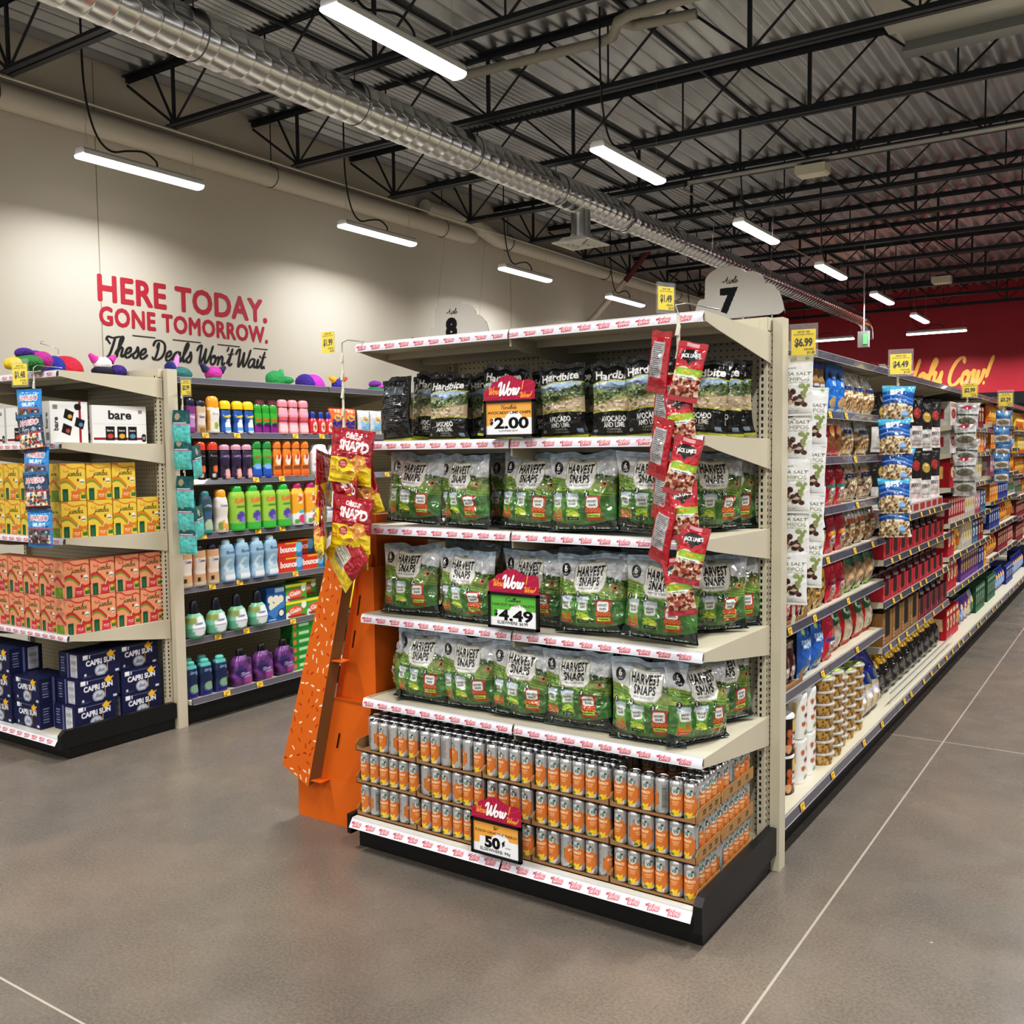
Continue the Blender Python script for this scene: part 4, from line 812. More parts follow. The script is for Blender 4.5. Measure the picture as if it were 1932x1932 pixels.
# ================================================================== HANGING STRIPS
def flag(label, loc, price, rz=0., w=.075, els='ELSEWHERE', ph=.1):
    t = thing('hanging_price_tag', label, 'price tag', loc, rz); c = Cv(w * .84, ph * .74, .0013, 'f3d51f'); a, b_ = c.W, c.H
    c.text('LIMITED TIME', a * .5, b_ * .9, b_ * .07, '6a5a10', a * .5); c.text('BARGAIN PRICE', a * .5, b_ * .8, b_ * .06, '6a5a10', a * .8)
    c.text('$' + price, a * .5, b_ * .5, b_ * .3, '1a1a1a', a * .72, off=.04); c.text(els, a * .72, b_ * .22, b_ * .07, '3a3410', a * .4); c.text('$' + '%.2f' % (float(price) * 1.7), a * .8, b_ * .1, b_ * .1, '2a2410', a * .3, off=.03)
    m = MB(); A = np.linspace(-a / 2, a / 2, c.nx); B = np.linspace(.012, .012 + b_, c.ny); m.grid(np.stack([np.tile(A, (c.ny, 1)), np.full((c.ny, c.nx), -.001), np.tile(B[:, None], (1, c.nx))], -1), c.out()); m.box(-a / 2, 0, .012, a / 2, .001, .012 + b_, 'f3d51f'); m.build('tag_card', PAPER, t)
    MB().box(-w / 2, -.003, 0, w / 2, .003, ph, faces='fb').build('clear_pouch', CLEARP, t); return t
def strip(label, loc, z1, hook, rz=0.):
    t = thing('hanging_clip_strip', label, 'clip strip', loc, rz); m = MB(); m.box(-.006, -.001, z1, .006, .001, 0); m.build('plastic_strip', mat('frosted_strip', 'cfccbc', .4), t)
    z = -.05; m = MB(); m.prism([(-.010, -.018), (.004, -.02), (.010, .012), (-.002, .018)], 'y', -.006, -.001); k0 = m.build('clip', mat('frosted_clip', 'd8d5c6', .35), t); k0.location.z = z; z -= .075
    while z > z1: k1 = k0.copy(); COL.objects.link(k1); k1.location.z = z; z -= .075
    m = MB(); m.tube(hook, .0025, n=6); m.build('hook_arm', WIREM, t)
    return t
# --- red jerky style pouches
def jerky_cv(back=False):
    W, H = .105, .2; c = Cv(W, H, .0016, 'b0182a')
    if back: c.rect(.02, .05, .085, .165, 'a9a7aa'); c.lines(.024, .08, .055, .16, 16, '55555a'); return c
    c.rect(0, .018, W, .125, 'd9cfae'); c.speck(.006, .02, .1, .075, ['8a3326', 'a04a36', 'c98a70', '6d241c', 'd6b49c'], 150, .006, 3); c.m((c.Y < .125) & (c.Y > .098 + .02 * np.sin(c.X * 40)), 'c8202e'); c.rect(.008, .088, W, .112, '8fb52e'); c.text('ORIGINAL', .055, .1, .008, 'f3a32c', .04, off=.03)
    c.rect(.02, .078, .09, .088, 'f1f1ef'); c.text('100% BEEF', .055, .083, .005, '444444', .05); c.ell(.052, .155, .036, .02, '17130f'); c.poly([(.03, .15), (.075, .15), (.054, .122)], '17130f'); c.text("JACK LINK'S", .053, .155, .013, 'f4f4f4', .07, off=.04, rot=.12)
    c.rect(0, 0, W, .018, 'a8162a'); c.rect(.03, .183, .075, .195, 'd8a0a4'); return c
JC = jerky_cv(); JK = jerky_cv(True); JB = []
for i, (a, b_) in enumerate(((JC, JK), (JC, JK), (JK, JC))):
    t = thing('hanging_meat_snack', 'x', 'snack pouch'); pillow('b', .105, .2, .03, a, b_, FILM, seed=71 + i, wr=.004, par=t, ts=.1, bs=.09, nar=.06, cells=6); JB.append(proto_done(t))
strip('clip strip of red beef snack pouches hanging from the endcap top corner', (1.505, -.11, 2.13), -.92, [(.09, .12, .02), (.02, .02, .035), (-.01, 0, .03), (0, 0, 0)])
dn = ['topmost', 'second from the top', 'third from the top', 'fourth from the top', 'fifth from the top', 'lowest']
for i, (x, z, a, y) in enumerate(((1.535, 1.845, -12, 0), (1.53, 1.70, 6, .02), (1.515, 1.545, -14, 0), (1.545, 1.40, 4, .01), (1.545, 1.26, -12, 0), (1.53, 1.15, 8, .02))):
    dup(JB[i % 2], (x, -.15 + y, z), 0, f'red beef snack pouch with meat window, {dn[i]} on the endcap clip strip', 'red pouches facing out on the strip', rot=(0, rad(-a), rad(8)), scale=(.92, 1, .95))
for i, (x, z, a, y) in enumerate(((1.43, 1.88, 10, -.03), (1.445, 1.74, 8, -.02), (1.43, 1.6, 13, -.03), (1.44, 1.46, 10, -.02), (1.435, 1.32, 15, -.03))):
    dup(JB[2], (x, -.09 + y, z), 0, f'red beef snack pouch showing grey nutrition panel, {dn[i]} on endcap strip', 'red pouches turned away on the strip', rot=(0, rad(a), rad(-28)))
flag('yellow price card above the red beef snack strip, seen nearly edge on', (1.475, -.14, 2.13), '1.49', rad(62))
# --- cheese cracker bags
def chz_cv(back=False):
    W, H = .19, .215; c = Cv(W, H, .0017, 'a8182a'); c.noise(.08, 12, 2)
    edge = lambda x: .088 + .012 * np.sin(x * 20) - .1 * (x - .1)
    c.m(c.Y < edge(c.X), 'e8c81e')
    if back: c.rect(.05, .06, .13, .15, 'b9b6a8'); c.lines(.055, .125, .065, .145, 10, '5c5a55'); return c
    c.text('CHEEZ-IT', .105, .185, .016, 'f6eeea', .072, off=.05, rot=-.08); c.text("SNAP'D", .112, .150, .036, 'f8f4f2', .13, off=.05, rot=-.05); c.text('CHEESY BAKED SNACKS', .1, .122, .006, 'e6b8b0', .07)
    c.poly([(.12, .062), (.105, .095), (.135, .118), (.165, .115), (.178, .08), (.15, .055)], 'd98a35'); c.poly([(.127, .07), (.118, .093), (.14, .108), (.16, .104), (.168, .082), (.148, .066)], 'e2a552'); c.ell(.145, .088, .008, .006, 'c4702a'); c.poly([(.09, .045), (.128, .068), (.14, .058), (.1, .036)], 'd98a35')
    c.ell(.072, .078, .018, .018, 'a62a22'); c.text('REAL', .072, .083, .007, 'f3dcc8', .022); c.text('CHEESE', .072, .073, .006, 'f3dcc8', .024); c.text('100%', .024, .06, .008, 'a8482a', .03, off=.04); c.text('CHEESE', .026, .049, .007, 'a8482a', .034, off=.04); c.text('DOUBLE CHEESE', .09, .026, .005, '6b5a20', .05)
    return c
QC = chz_cv(); QB = chz_cv(True); QQ = []
for i, (a, b_) in enumerate(((QC, QB), (QC, QB), (QB, QC))):
    t = thing('hanging_cracker_bag', 'x', 'snack bag'); pillow('b', .19, .215, .045, a, b_, FILM, seed=91 + i * 3, wr=.008, par=t, ts=.07, bs=.05, nar=.05, cells=6); QQ.append(proto_done(t))
strip('clip strip of cheese cracker bags hanging off the endcap top corner', (-.03, -.06, 2.14), -.85, [(.07, .06, .015), (.03, 0, .02), (0, 0, .01), (0, 0, -.03)])
ql = [(.05, -.12, 1.565, 7, 4, 0, 'uppermost, facing out'), (.09, -.085, 1.425, -16, 8, 1, 'second down, tilted'), (.055, -.13, 1.29, 6, 0, 0, 'lowest facing out'), (-.02, -.05, 1.42, 20, -35, 1, 'behind the front ones'), (-.15, -.07, 1.47, -8, -62, 1, 'turned edgewise at upper side'), (-.13, -.11, 1.36, -20, -50, 0, 'turned edgewise at mid height'), (-.11, -.13, 1.25, -14, -40, 1, 'slanting at lower side'), (-.06, -.10, 1.19, 48, -12, 2, 'lowest of all, showing its back'), (.0, -.04, 1.23, 12, -20, 0, 'half hidden behind the lowest')]
for x, y, z, a, rz, v, d in ql: dup(QQ[v], (x, y, z), 0, f'red and yellow cheese cracker bag on clip strip, {d}', 'cheese cracker bags on the strip', rot=(0, rad(a), rad(rz)), scale=(1.18, 1, 1.05))
flag('yellow $1.99 price card at the cheese cracker strip', (-.10, -.07, 2.10), '1.99', rad(0), w=.085, ph=.12)
# --- gummy candy bags
def gum_cv(kind):
    W, H = .17, .2; c = Cv(W, H, .0026, '1f86cf' if kind == 0 else '1a3656')
    c.rect(0, .185, W, H, '2a6ea6' if kind else '1a78c2'); c.rect(.01, .02, W - .01, .095, '3a3f46' if kind == 0 else 'd8cdc0')
    c.speck(.015, .025, W - .015, .09, ['8a4a3a', 'c9c9c4', '28303a', '6b7a88'] if kind == 0 else ['c8412f', 'e8d46a', 'f4f0e6', '4a3a2a', '3f7fae'], 60, .008, 4)
    c.m(abs(c.Y - .1) < .002, 'c43a4a'); c.rect(0, 0, W, .018, '1a78c2' if kind == 0 else '142c48'); c.m(abs(c.Y - .02) < .0015, 'd84a5a')
    c.text('HARIBO', .087, .155, .027, 'f4f4f4', .125, off=.09); c.text('HARIBO', .087, .155, .025, 'b8283c', .118, off=.01)
    if kind == 0: c.text('SMURFS', .09, .12, .021, 'f2f6fa', .085, off=.06)
    else: c.script('Harry Potter', .09, .12, .026, 'e8eaf0', .1, wt=.05)
    return c
GB = []
for i in range(2):
    t = thing('hanging_gummy_bag', 'x', 'candy bag'); pillow('b', .17, .2, .035, gum_cv(i), '1d4e80', FILM, seed=131 + i, wr=.005, par=t, ts=.08, bs=.06, nar=.03, cells=6); GB.append(proto_done(t))
strip('clip strip of blue gummy candy bags hanging from the juice endcap corner', (-2.16, -.17, 2.12), -.88, [(.0, .16, .05), (0, .02, .055), (0, 0, .04), (0, 0, 0)])
for i, (k, z, a, dx) in enumerate(((0, 1.845, 0, 0), (1, 1.715, -6, .04), (0, 1.545, 3, .035), (1, 1.41, -3, .06), (0, 1.21, 1, .05))):
    dup(GB[k], (-2.16 + dx, -.20 - .012 * (i % 2), z), 0, f'{"bright blue" if k == 0 else "dark navy"} gummy candy bag, {dn[i] if i < 4 else "lowest"} on its clip strip', 'gummy candy bags on the strip', rot=(0, rad(a), rad(14)))
for i, z in enumerate((1.78, 1.6, 1.42, 1.28)): dup(GB[1], (-2.24, -.13, z), 0, f'navy gummy candy bag turned away behind the facing ones, {dn[i]}', 'gummy candy bags on the strip', rot=(0, rad(6), rad(-60)))
flag('yellow $1.48 price card above the gummy candy strip', (-2.24, -.2, 2.06), '1.48', rad(14), w=.12, ph=.15)
# --- teal sponge cards
def spg_cv():
    W, H = .13, .2; c = Cv(W, H, .003, '1d5f63'); c.rect(0, .0, W, .11, '5fc4c0'); c.noise(.15, 14, 3); c.ell(.05, .16, .018, .02, 'a99a7a'); c.rect(.02, .12, .11, .126, 'cfd8d6'); c.rect(0, .11, W, .116, 'c98ab0'); return c
t = thing('hanging_sponge_card', 'x', 'sponge'); pillow('b', .13, .2, .03, spg_cv(), '7a3a6a', MFILM, seed=5, wr=.001, par=t, ts=.05, bs=.03, nar=.02); SPC = proto_done(t)
strip('clip strip of teal sponges hanging at the end of the laundry shelves', (-2.12, .735, 2.1), -1.0, [(-.02, .08, .03), (0, .02, .04), (0, 0, .03), (0, 0, 0)])
for i, z in enumerate((1.76, 1.60, 1.36, 1.22, 1.08)): dup(SPC, (-2.12, .715 + .006 * i, z), 0, f'teal and aqua sponge pack, {dn[i]} on the strip by the laundry shelves', 'sponge packs on the strip', rot=(0, 0, rad(20)))
for i, z in enumerate((1.55, 1.18)): dup(SPC, (-2.05, .78, z), 0, f'sponge pack turned away at the side of its strip, {["upper", "lower"][i]} one', 'sponge packs on the strip', rot=(0, rad(-8), rad(120)))
flag('yellow price card above the teal sponge strip', (-2.09, .74, 2.04), '2.99', rad(30), w=.07, ph=.12)
# --- white sea salt pouches beside the post
def salt_cv():
    W, H = .145, .24; c = Cv(W, H, .0019, 'e3e4e2'); c.rect(0, .215, W, .218, 'c9cac8'); c.ell(.12, .226, .008, .008, '8fc07a'); c.text('bare goods', .06, .188, .008, '6a6a66', .04)
    c.text('SEA SALT', .085, .165, .013, '55554e', .105, off=.01, shear=.15); c.text('CHIPOS', .085, .145, .017, '8a8a66', .095, off=.01); c.text('ROASTED SNACK', .085, .130, .005, '88887f', .09)
    c.speck(.03, .04, .115, .1, ['4b2c28', '6a3f3a', '8b9a5c', 'c9b7a2', '35201e'], 26, .011, 8); c.speck(.09, .07, .13, .12, ['8b9a5c', 'a9b27c'], 6, .011, 2); c.text('NET WT 7 OZ', .06, .02, .006, '777777', .06); return c
SA = []
for i in range(2):
    t = thing('hanging_white_pouch', 'x', 'snack pouch'); pillow('b', .145, .24, .035, salt_cv(), 'd8d9d6', MFILM, seed=151 + i, wr=.003, par=t, ts=.06, bs=.04, nar=.03, cells=4); SA.append(proto_done(t))
strip('clip strip of white sea salt pouches hanging beside the endcap post', (1.60, .81, 2.1), -1.1, [(-.06, .06, .02), (0, .02, .02), (0, 0, .01), (0, 0, -.03)])
for i, z in enumerate((1.82, 1.63, 1.43, 1.24, 1.06)): dup(SA[i % 2], (1.598 - .004 * i, .80 + .012 * (i % 2), z), 0, f'white sea salt pouch, {dn[i]} of the front column by the post', 'white pouches on the strip', rot=(rad(-2), 0, rad(8)))
for i, z in enumerate((1.7, 1.5, 1.3, 1.12)): dup(SA[1], (1.622 - .004 * i, .90, z), 0, f'white sea salt pouch hanging behind the front column, {dn[i]}', 'white pouches on the strip', rot=(rad(-2), rad(3), rad(24)))
flag('yellow $6.99 price card above the white sea salt pouches', (1.64, .78, 2.045), '6.99', rad(10), w=.11, ph=.135)
# ================================================================== ORANGE CARDBOARD DISPLAY
t = thing('cardboard_display', 'tall orange cardboard display with sprinkle pattern standing beside the endcap', 'display', (0, 0, 0))
OC = '#'; OB = skin('orange_board', .55, spec=.3)
def spr_cv(W, H, n, seed, base='d96a14'):
    c = Cv(W, H, .0022, base); R = random.Random(seed); P = []
    while len(P) < n:
        x, y = R.uniform(.008, W - .008), R.uniform(.008, H - .008)
        if all((x - a) ** 2 + (y - b) ** 2 > .031 ** 2 for a, b in P): P.append((x, y))
    for i, (x, y) in enumerate(P):
        a = R.uniform(0, PI); dx, dy = .0085 * math.cos(a), .0085 * math.sin(a); t_ = np.clip(((c.X - x) * dx + (c.Y - y) * dy) / (dx * dx + dy * dy), -1, 1)
        c.m((c.X - x - dx * t_) ** 2 + (c.Y - y - dy * t_) ** 2 < .0034 ** 2, ['f2d9c8', 'b8331c', 'f0e4da', 'a82a1a'][i % 4])
    return c
m = MB(); m.box(-.50, .075, 0, -.035, .60, .21, 'd96a14'); m.prism([(-.50, .21), (-.37, .21), (-.035, .21), (-.035, .585), (-.255, .585), (-.33, .4)][0:6], 'y', .075, .60, 'd5660f'); m.build('base_box', OB, t)
m = MB(); m.prism([(-.245, .585), (-.035, .585), (-.035, 1.19), (-.105, 1.19)], 'y', .11, .58, 'd5660f'); m.build('tower', OB, t)
m = MB(); m.prism([(-.36, .3), (-.2, .3), (-.05, 1.24), (-.125, 1.24)], 'y', .12, .13, 'c85c0c'); m.build('inner_panel', OB, t)
m = MB(); m.prism([(-.13, 1.17), (-.04, 1.17), (-.04, 1.42), (-.075, 1.42)], 'y', .14, .5, 'b85408'); m.build('upper_panel', OB, t)
# leaning sprinkle panel with folded cardboard return
c = spr_cv(.19, 1.02, 90, 4); V = np.linspace(0, 1, c.ny)[:, None]; U = np.linspace(0, 1, c.nx)[None]
L = np.array([-.545, 0, .245]); Rr = np.array([-.378, 0, .17]); TL = np.array([-.215, 0, 1.26]); TR = np.array([-.095, 0, 1.26])
P = ((1 - U) * (1 - V))[..., None] * L + (U * (1 - V))[..., None] * Rr + ((1 - U) * V)[..., None] * TL + (U * V)[..., None] * TR; P[..., 1] = .02
m = MB(); m.grid(P, c.out()); P2 = P.copy(); P2[..., 1] = .024; m.grid(P2[::40, ::20], 'd96a14', flip=True); m.build('sprinkle_panel', OB, t)
m = MB(); m.poly([(-.378, .02, .17), (-.35, .072, .2), (-.085, .072, 1.26), (-.095, .02, 1.26)], '8a6238'); m.poly([(-.545, .02, .245), (-.545, .075, .26), (-.49, .075, .2), (-.378, .02, .17)], 'c05a10'); m.poly([(-.095, .02, 1.26), (-.085, .072, 1.26), (-.2, .072, 1.26), (-.215, .02, 1.26)], 'c05a10')
m.build('folded_edge', OB, t)
m = MB()
for z in (.77, .20): x = -.378 + (z - .17) / 1.09 * .283; m.box(x + .01, .02, z, x + .075, .075, z + .004, 'd9640c')
m.build('tab', OB, t)
m = MB()
for x, z0, z1 in ((-.13, .97, 1.06), (-.165, .82, .90), (-.24, .36, .43), (-.09, 1.22, 1.3)): m.prism([(x - .004, z0), (x, z0), (x + .018, z1), (x + .014, z1)], 'y', .068 if z0 < .5 else .105, .076 if z0 < .5 else .111, '3a1c08')
m.prism([(-.35, .583), (-.035, .583), (-.035, .592), (-.26, .592)], 'y', .07, .076, 'b8560c')
m.build('slit', OB, t)
# ================================================================== GENERIC PRODUCTS
def bag(name, cat, cv, back='888888', T=.06, mtl=None, seed=1, **k):
    o = pillow(name, cv.W, cv.H, T, cv, back, mtl or MFILM, seed=seed, split=False, **k); tag(o, 'x', cat); return o
def carton(name, cat, W, D, H, fr, rt=None, lf=None, tp=None, c='cccccc', flap=None):
    t = thing(name, 'x', cat); m = MB(); m.box(-W / 2, 0, 0, W / 2, D, H, c, fr=fr, rt=rt, lf=lf or rt, tp=tp, faces='fbrld' if flap else 'fbrltd'); 
    if flap:
        m.build('carton_body', BOARD, t); m = MB(); m.box(-W / 2, 0, H - .0005, W / 2, D / 2 - .001, H + .0008, flap, tp=tp, faces='tfblrd'); m.box(-W / 2, D / 2, H - .0005, W / 2, D, H + .0006, flap); m.build('top_flap', BOARD, t); return proto_done(t)
    o = m.build(name, BOARD); bpy.data.objects.remove(t); return tag(o, 'x', cat)
def bottle(name, cat, W, D, H, prof, cv, cap, capc, capm=None, handle=None, wrap=False):
    # prof: (rel radius, rel z) of the body; cap: (rel radius, z metres)
    t = thing(name, 'x', cat); n = 60 if wrap else 28; zz = np.linspace(0, 1, 34); rr = np.interp(zz, [p[1] for p in prof], [p[0] for p in prof]); hb = H
    A = -PI / 2 + 2 * PI * np.arange(n) / n; ex = .75
    ca, sa = np.cos(A), np.sin(A); ux = np.sign(ca) * abs(ca) ** ex; uy = np.sign(sa) * abs(sa) ** ex
    X = rr[:, None] * ux[None] * W / 2; Y = rr[:, None] * uy[None] * D / 2; Z = np.tile((zz * hb)[:, None], (1, n)); C = cv.sample(np.clip(X + W / 2, 0, cv.W - 1e-6), Z) if not wrap else cv.sample(((A + PI / 2) / (2 * PI) * 3 + .5)[None] % 1 * cv.W * .999 + 0 * Z, Z)
    m = MB(); m.grid(np.stack([X, Y, Z], -1), C, cu=True); m.poly([(X[-1, i], Y[-1, i], Z[-1, i]) for i in range(n)], cv._o[-1, 0, :3]); 
    if handle:
        hx, z0, z1, r_ = handle; m.tube([(hx * W / 2 * .55, 0, z1 * H), (hx * W / 2 * .95, 0, z1 * H * .96), (hx * W / 2 * 1.02, 0, (z0 + z1) / 2 * H), (hx * W / 2 * .9, 0, z0 * H)], r_, cv._o[int(cv.ny * .8), cv.nx // 2, :3], n=8)
    m.build('bottle_body', PLAST, t, smooth=True, auto=55)
    m = MB(); m.lathe([(p[0] * W / 2, p[1], capc) for p in cap] + [(.0005, cap[-1][1], capc)], 20, sy=min(1, D / W * 1.05)); m.build('cap', capm or PLAST, t, smooth=True, auto=45)
    return proto_done(t)
class Row:
    """sets copies of a product on a shelf whose front faces +X and gives each its label"""
    def __init__(s, xf, where, ref): s.xf = xf; s.where = where; s.ref = ref; s.cnt = {}; s.L = []
    def add(s, proto, ys, z, desc, dep=.02, rot=0., stack=1, dz=0., rx=0., scale=None, grp=None):
        for y in (ys if isinstance(ys, (list, tuple)) else [ys]):
            for k in range(stack): s.L.append((y, proto, z + k * dz, desc, dep, rot, k, stack, rx, scale, grp))
        return s
    def done(s):
        per = {}
        for it in s.L: per.setdefault((it[3], round(it[2], 2) if it[7] == 1 else 's'), []).append(it)
        for (desc, _), items in per.items():
            ys = sorted({i[0] for i in items})
            for (y, proto, z, d, dep, rot, k, st, rx, scl, grp) in items:
                o = ys.index(y); lab = f'{desc} on {s.where}'
                if len(ys) > 1: lab += f', {ORD[o + 1]} from {s.ref}'
                if st > 1: lab += ', ' + (['bottom', 'upper'] if st == 2 else (['bottom', 'second up', 'third up', 'fourth up', 'fifth up', 'sixth up'][:st - 1] + ['top']) if st > 3 else ['bottom', 'middle', 'top'])[k if k < st - 1 or st == 2 else -1]
                dup(proto, (s.xf - dep, y, z), 0, lab, grp or (f'{desc} group'[:60] if len(items) > 1 else None), rot=(rx, 0, PI / 2 + rad(rot)), scale=scl)
        s.L = []
# ================================================================== LEFT ENDCAP GOODS
def jamba(base, acc, cup):
    W, D, H = .152, .10, .208; c = Cv(W, H, .0026, base)
    c.m(abs(c.Y - (.19 + .012 * np.sin(c.X * 50 + 1) - .35 * np.clip(c.X - .08, 0, 1))) < .004, acc); c.m(abs(c.Y - (.10 + .02 * np.sin(c.X * 40) - .3 * (c.X - .04))) < .009, acc); c.m(abs(c.Y - (.085 + .02 * np.sin(c.X * 40) - .3 * (c.X - .04))) < .006, '7a9b34' if acc[0] != 'c' or True else acc)
    c.script('jamba', .082, .155, .034, '4a4a1e', .095, wt=.05); c.rect(.05, .138, .13, .1395, '4a4a1e'); c.ell(.035, .167, .016, .009, acc); c.ell(.035, .169, .011, .006, base)
    c.rect(.012, 0, .045, .068, '1f5a3e'); c.rect(.02, 0, .037, .05, '2f6f4c'); c.poly([(.058, 0), (.065, .05), (.11, .05), (.116, 0)], cup); c.rect(.062, .048, .113, .056, cup); c.text('SMOOTHIE', .087, .03, .007, 'f4e4da', .034, off=.03); c.text('POUCHES', .087, .02, .006, 'f4e4da', .03, off=.03)
    c.poly([(.088, .055), (.1, .085), (.104, .084), (.093, .055)], 'f1dccc'); c.ell(.13, .108, .013, .015, 'ece4d4'); c.rect(.119, .1, .142, .105, '2a4a48'); c.ell(.105, .115, .006, .009, '7a3a26'); c.rect(.12, .01, .15, .035, '3f7a44'); c.ell(.132, .04, .012, .01, 'e4a93a'); c.rect(.005, .2, .04, .205, 'c4604a')
    s = Cv(D, H, .004, base); s.rect(.01, .0, D - .02, .06, '7a9b34'); s.m(abs(s.Y - (.09 + .02 * np.sin(s.X * 50))) < .01, acc); s.text('jamba', .04, .15, .016, '4a4a1e', .05); s.noise(.12, 10, 3)
    return c, s, W, D, H
R = random.Random(4); jj = {}
for nm, base, acc, cup, zs_, col in (('y', 'e8c44a', 'd9822b', 'dd7a2c', 1.235, 'yellow'), ('p', 'e59a74', 'c43a3c', 'c93a48', .69, 'coral')):
    c, s, W, D, H = jamba(base, acc, cup); pr = carton('juice_smoothie_box', 'drink box', W, D, H, c, s, s, c=base, flap=base); jj[nm] = pr
    rows_ = 2
    for lv in range(rows_):
        z = zs_ - .006 + lv * (H + .003); ys = [.075, .235, .395, .555]
        if nm == 'y' and lv: ys = ys[:3]
        for i, y in enumerate(ys):
            if nm == 'y': y -= .0
            dup(pr, (-2.235 - .035 * (i % 2 == 1) * 0, y, z), 0, f'{col} smoothie box facing the aisle, {["lower", "upper"][lv]} layer, {ORD[i + 1]} from the endcap corner', f'{col} smoothie boxes facing the aisle', rot=(0, 0, PI / 2 + rad(R.uniform(-1.5, 1.5))))
        for i in range(4):
            x = -2.43 - .165 * i
            dup(pr, (x, .012, z), 0, f'{col} smoothie box facing the front, {["lower", "upper"][lv]} layer, {ORD[i + 1]} from the corner', f'{col} smoothie boxes facing the front', rot=(0, 0, rad(R.uniform(-1.5, 1.5))))
# juice pouch cartons
def capri():
    W, H = .262, .145; c = Cv(W, H, .0028, '1c2350'); c.noise(.08, 10, 2); c.text('CAPRI SUN', .132, .088, .03, 'e9e9ee', .185, off=.05, rot=.04)
    c.m((abs(c.Y - .128 + .1 * (c.X - .13) * 0) < .003) & (c.X > .06) & (c.X < .2), 'e6e6ee'); c.poly([(.068, .13), (.19, .13), (.18, .11), (.074, .11)], '1c2350'); c.m((abs(c.X - .065) < .003) & (c.Y > .11) & (c.Y < .131), 'e6e6ee')
    c.poly([(.17, .118), (.2, .142), (.21, .128), (.235, .132), (.215, .115), (.225, .098), (.2, .108), (.185, .1)], 'edb928'); c.ell(.133, .035, .04, .034, '9ea4b4'); c.ell(.133, .037, .031, .024, 'c4c9d4'); c.poly([(.11, .03), (.125, .05), (.14, .038), (.155, .048), (.16, .026), (.11, .024)], '8d94a6'); c.rect(.1, .0, .166, .006, '1c2350')
    c.m((abs(c.X - .175) < .0015) & (c.Y > .02) & (c.Y < .09), 'd8b83a'); c.rect(.022, .108, .055, .134, 'dfe1ea'); c.rect(.024, .118, .053, .13, 'f4f4f8'); c.rect(.225, .01, .25, .024, 'd0d3de'); c.ell(.035, .022, .008, .008, 'd0d3de'); c.lines(.02, .08, .005, .015, 2, '8a90aa')
    s = Cv(.2, H, .004, '1c2350'); s.rect(.11, .01, .175, .135, 'd9dade'); s.lines(.115, .17, .012, .13, 14, '6a6d78'); s.rect(.08, 0, .095, H, '6a70a0'); s.lines(.02, .06, .03, .12, 6, '9aa0bc'); return c, s
c, s = capri(); cp = carton('juice_pouch_carton', 'carton', .262, .2, .145, c, s, s, c='1c2350', flap='1a2048')
ln3 = ['bottom', 'middle', 'top']
for lv in range(3):
    for i, y in enumerate((.155, .44)): dup(cp, (-2.245 - .02 * (lv == 2) * i, y + .02 * (lv - 1) * (1 - i) + .03, .124 + .147 * lv), PI / 2, f'navy juice pouch carton facing the aisle, {ln3[lv]} layer, {["nearer", "farther from"][i]} the endcap corner', 'navy cartons facing the aisle', rot=(0, 0, PI / 2 + rad((1, -1)[i])))
    for i, x in enumerate((-2.6, -2.875, -3.15, -3.43)):
        if i == 0 and lv == 2: continue
        dup(cp, (x, -.055 + .015 * (i == 0), .124 + .147 * lv), 0, f'navy juice pouch carton facing the front, {ln3[lv]} layer, {ORD[i + 1]} from the corner', 'navy cartons facing the front')
# white fruit chip cartons
def bare():
    W, H = .355, .22; c = Cv(W, H, .0028, 'e9e7e4'); c.rect(0, .112, W, .115, 'd4d1cd'); c.text('bare', .18, .168, .05, '22232a', .15, off=.03); c.rect(.13, .138, .22, .141, '999999'); c.rect(.01, .022, W - .02, .036, '8a1e2c'); c.rect(.3, .175, .326, .196, '8c8a8a')
    for x, cc in ((.085, 'c04a3c'), (.16, 'd9a13a'), (.23, '5a86a8')): c.rect(x, .02, x + .058, .1, '191a1d'); c.ell(x + .03, .045, .02, .014, cc); c.text('bare', x + .029, .078, .012, 'e9e7e4', .04, off=.03)
    c.rr(.335, .034, .03, .045, .012, '191a1d'); c.text('18', .335, .034, .02, 'e9e7e4', .016); return c
def bare2():
    W, H = .245, .235; c = Cv(W, H, .0028, 'ebe9e6'); c.rect(.185, 0, .2, H, '9e2230'); c.text('bare', .035, .11, .03, '22232a', .075, rot=PI / 2, off=.03)
    for x, y, cc in ((.12, .16, 'd9a13a'), (.19, .115, '5a86a8'), (.105, .08, 'c04a3c')): c.poly([(x - .035, y - .015), (x + .02, y - .035), (x + .035, y + .015), (x - .02, y + .035)], '191a1d'); c.ell(x + .008, y - .008, .014, .012, cc)
    c.rr(.18, .205, .045, .035, .016, '191a1d'); c.rect(.02, .19, .05, .215, '8c8a8a'); return c
s = Cv(.25, .22, .004, 'cfccc8'); s.text('bare', .2, .12, .03, '22232a', .08, rot=PI / 2); s.rect(.19, .02, .23, .06, '777577')
bp = carton('fruit_chip_carton', 'carton', .355, .25, .22, bare(), s, s, c='e4e2de', flap='ecebe8'); b2 = carton('fruit_chip_carton', 'carton', .245, .2, .235, bare2(), s, s, c='ebe9e6', flap='efeeeb')
dup(bp, (-2.255, .395, 1.76), 0, 'wide white fruit chip carton with three pouch pictures facing the aisle', None, rot=(0, 0, PI / 2))
dup(b2, (-2.265, .085, 1.76), 0, 'white fruit chip carton turned on end with red vertical stripe', None, rot=(0, 0, PI / 2 - rad(2)), scale=(.9, 1, 1))
dup(bp, (-2.64, .03, 1.76), 0, 'white fruit chip carton facing the front behind the gummy candy strip', None, rot=(0, 0, rad(2)), scale=(.95, .8, .97))
dup(bp, (-3.02, .04, 1.76), 0, 'white fruit chip carton facing the front, second from the corner', None, rot=(0, 0, rad(-2)), scale=(.98, .8, .97))
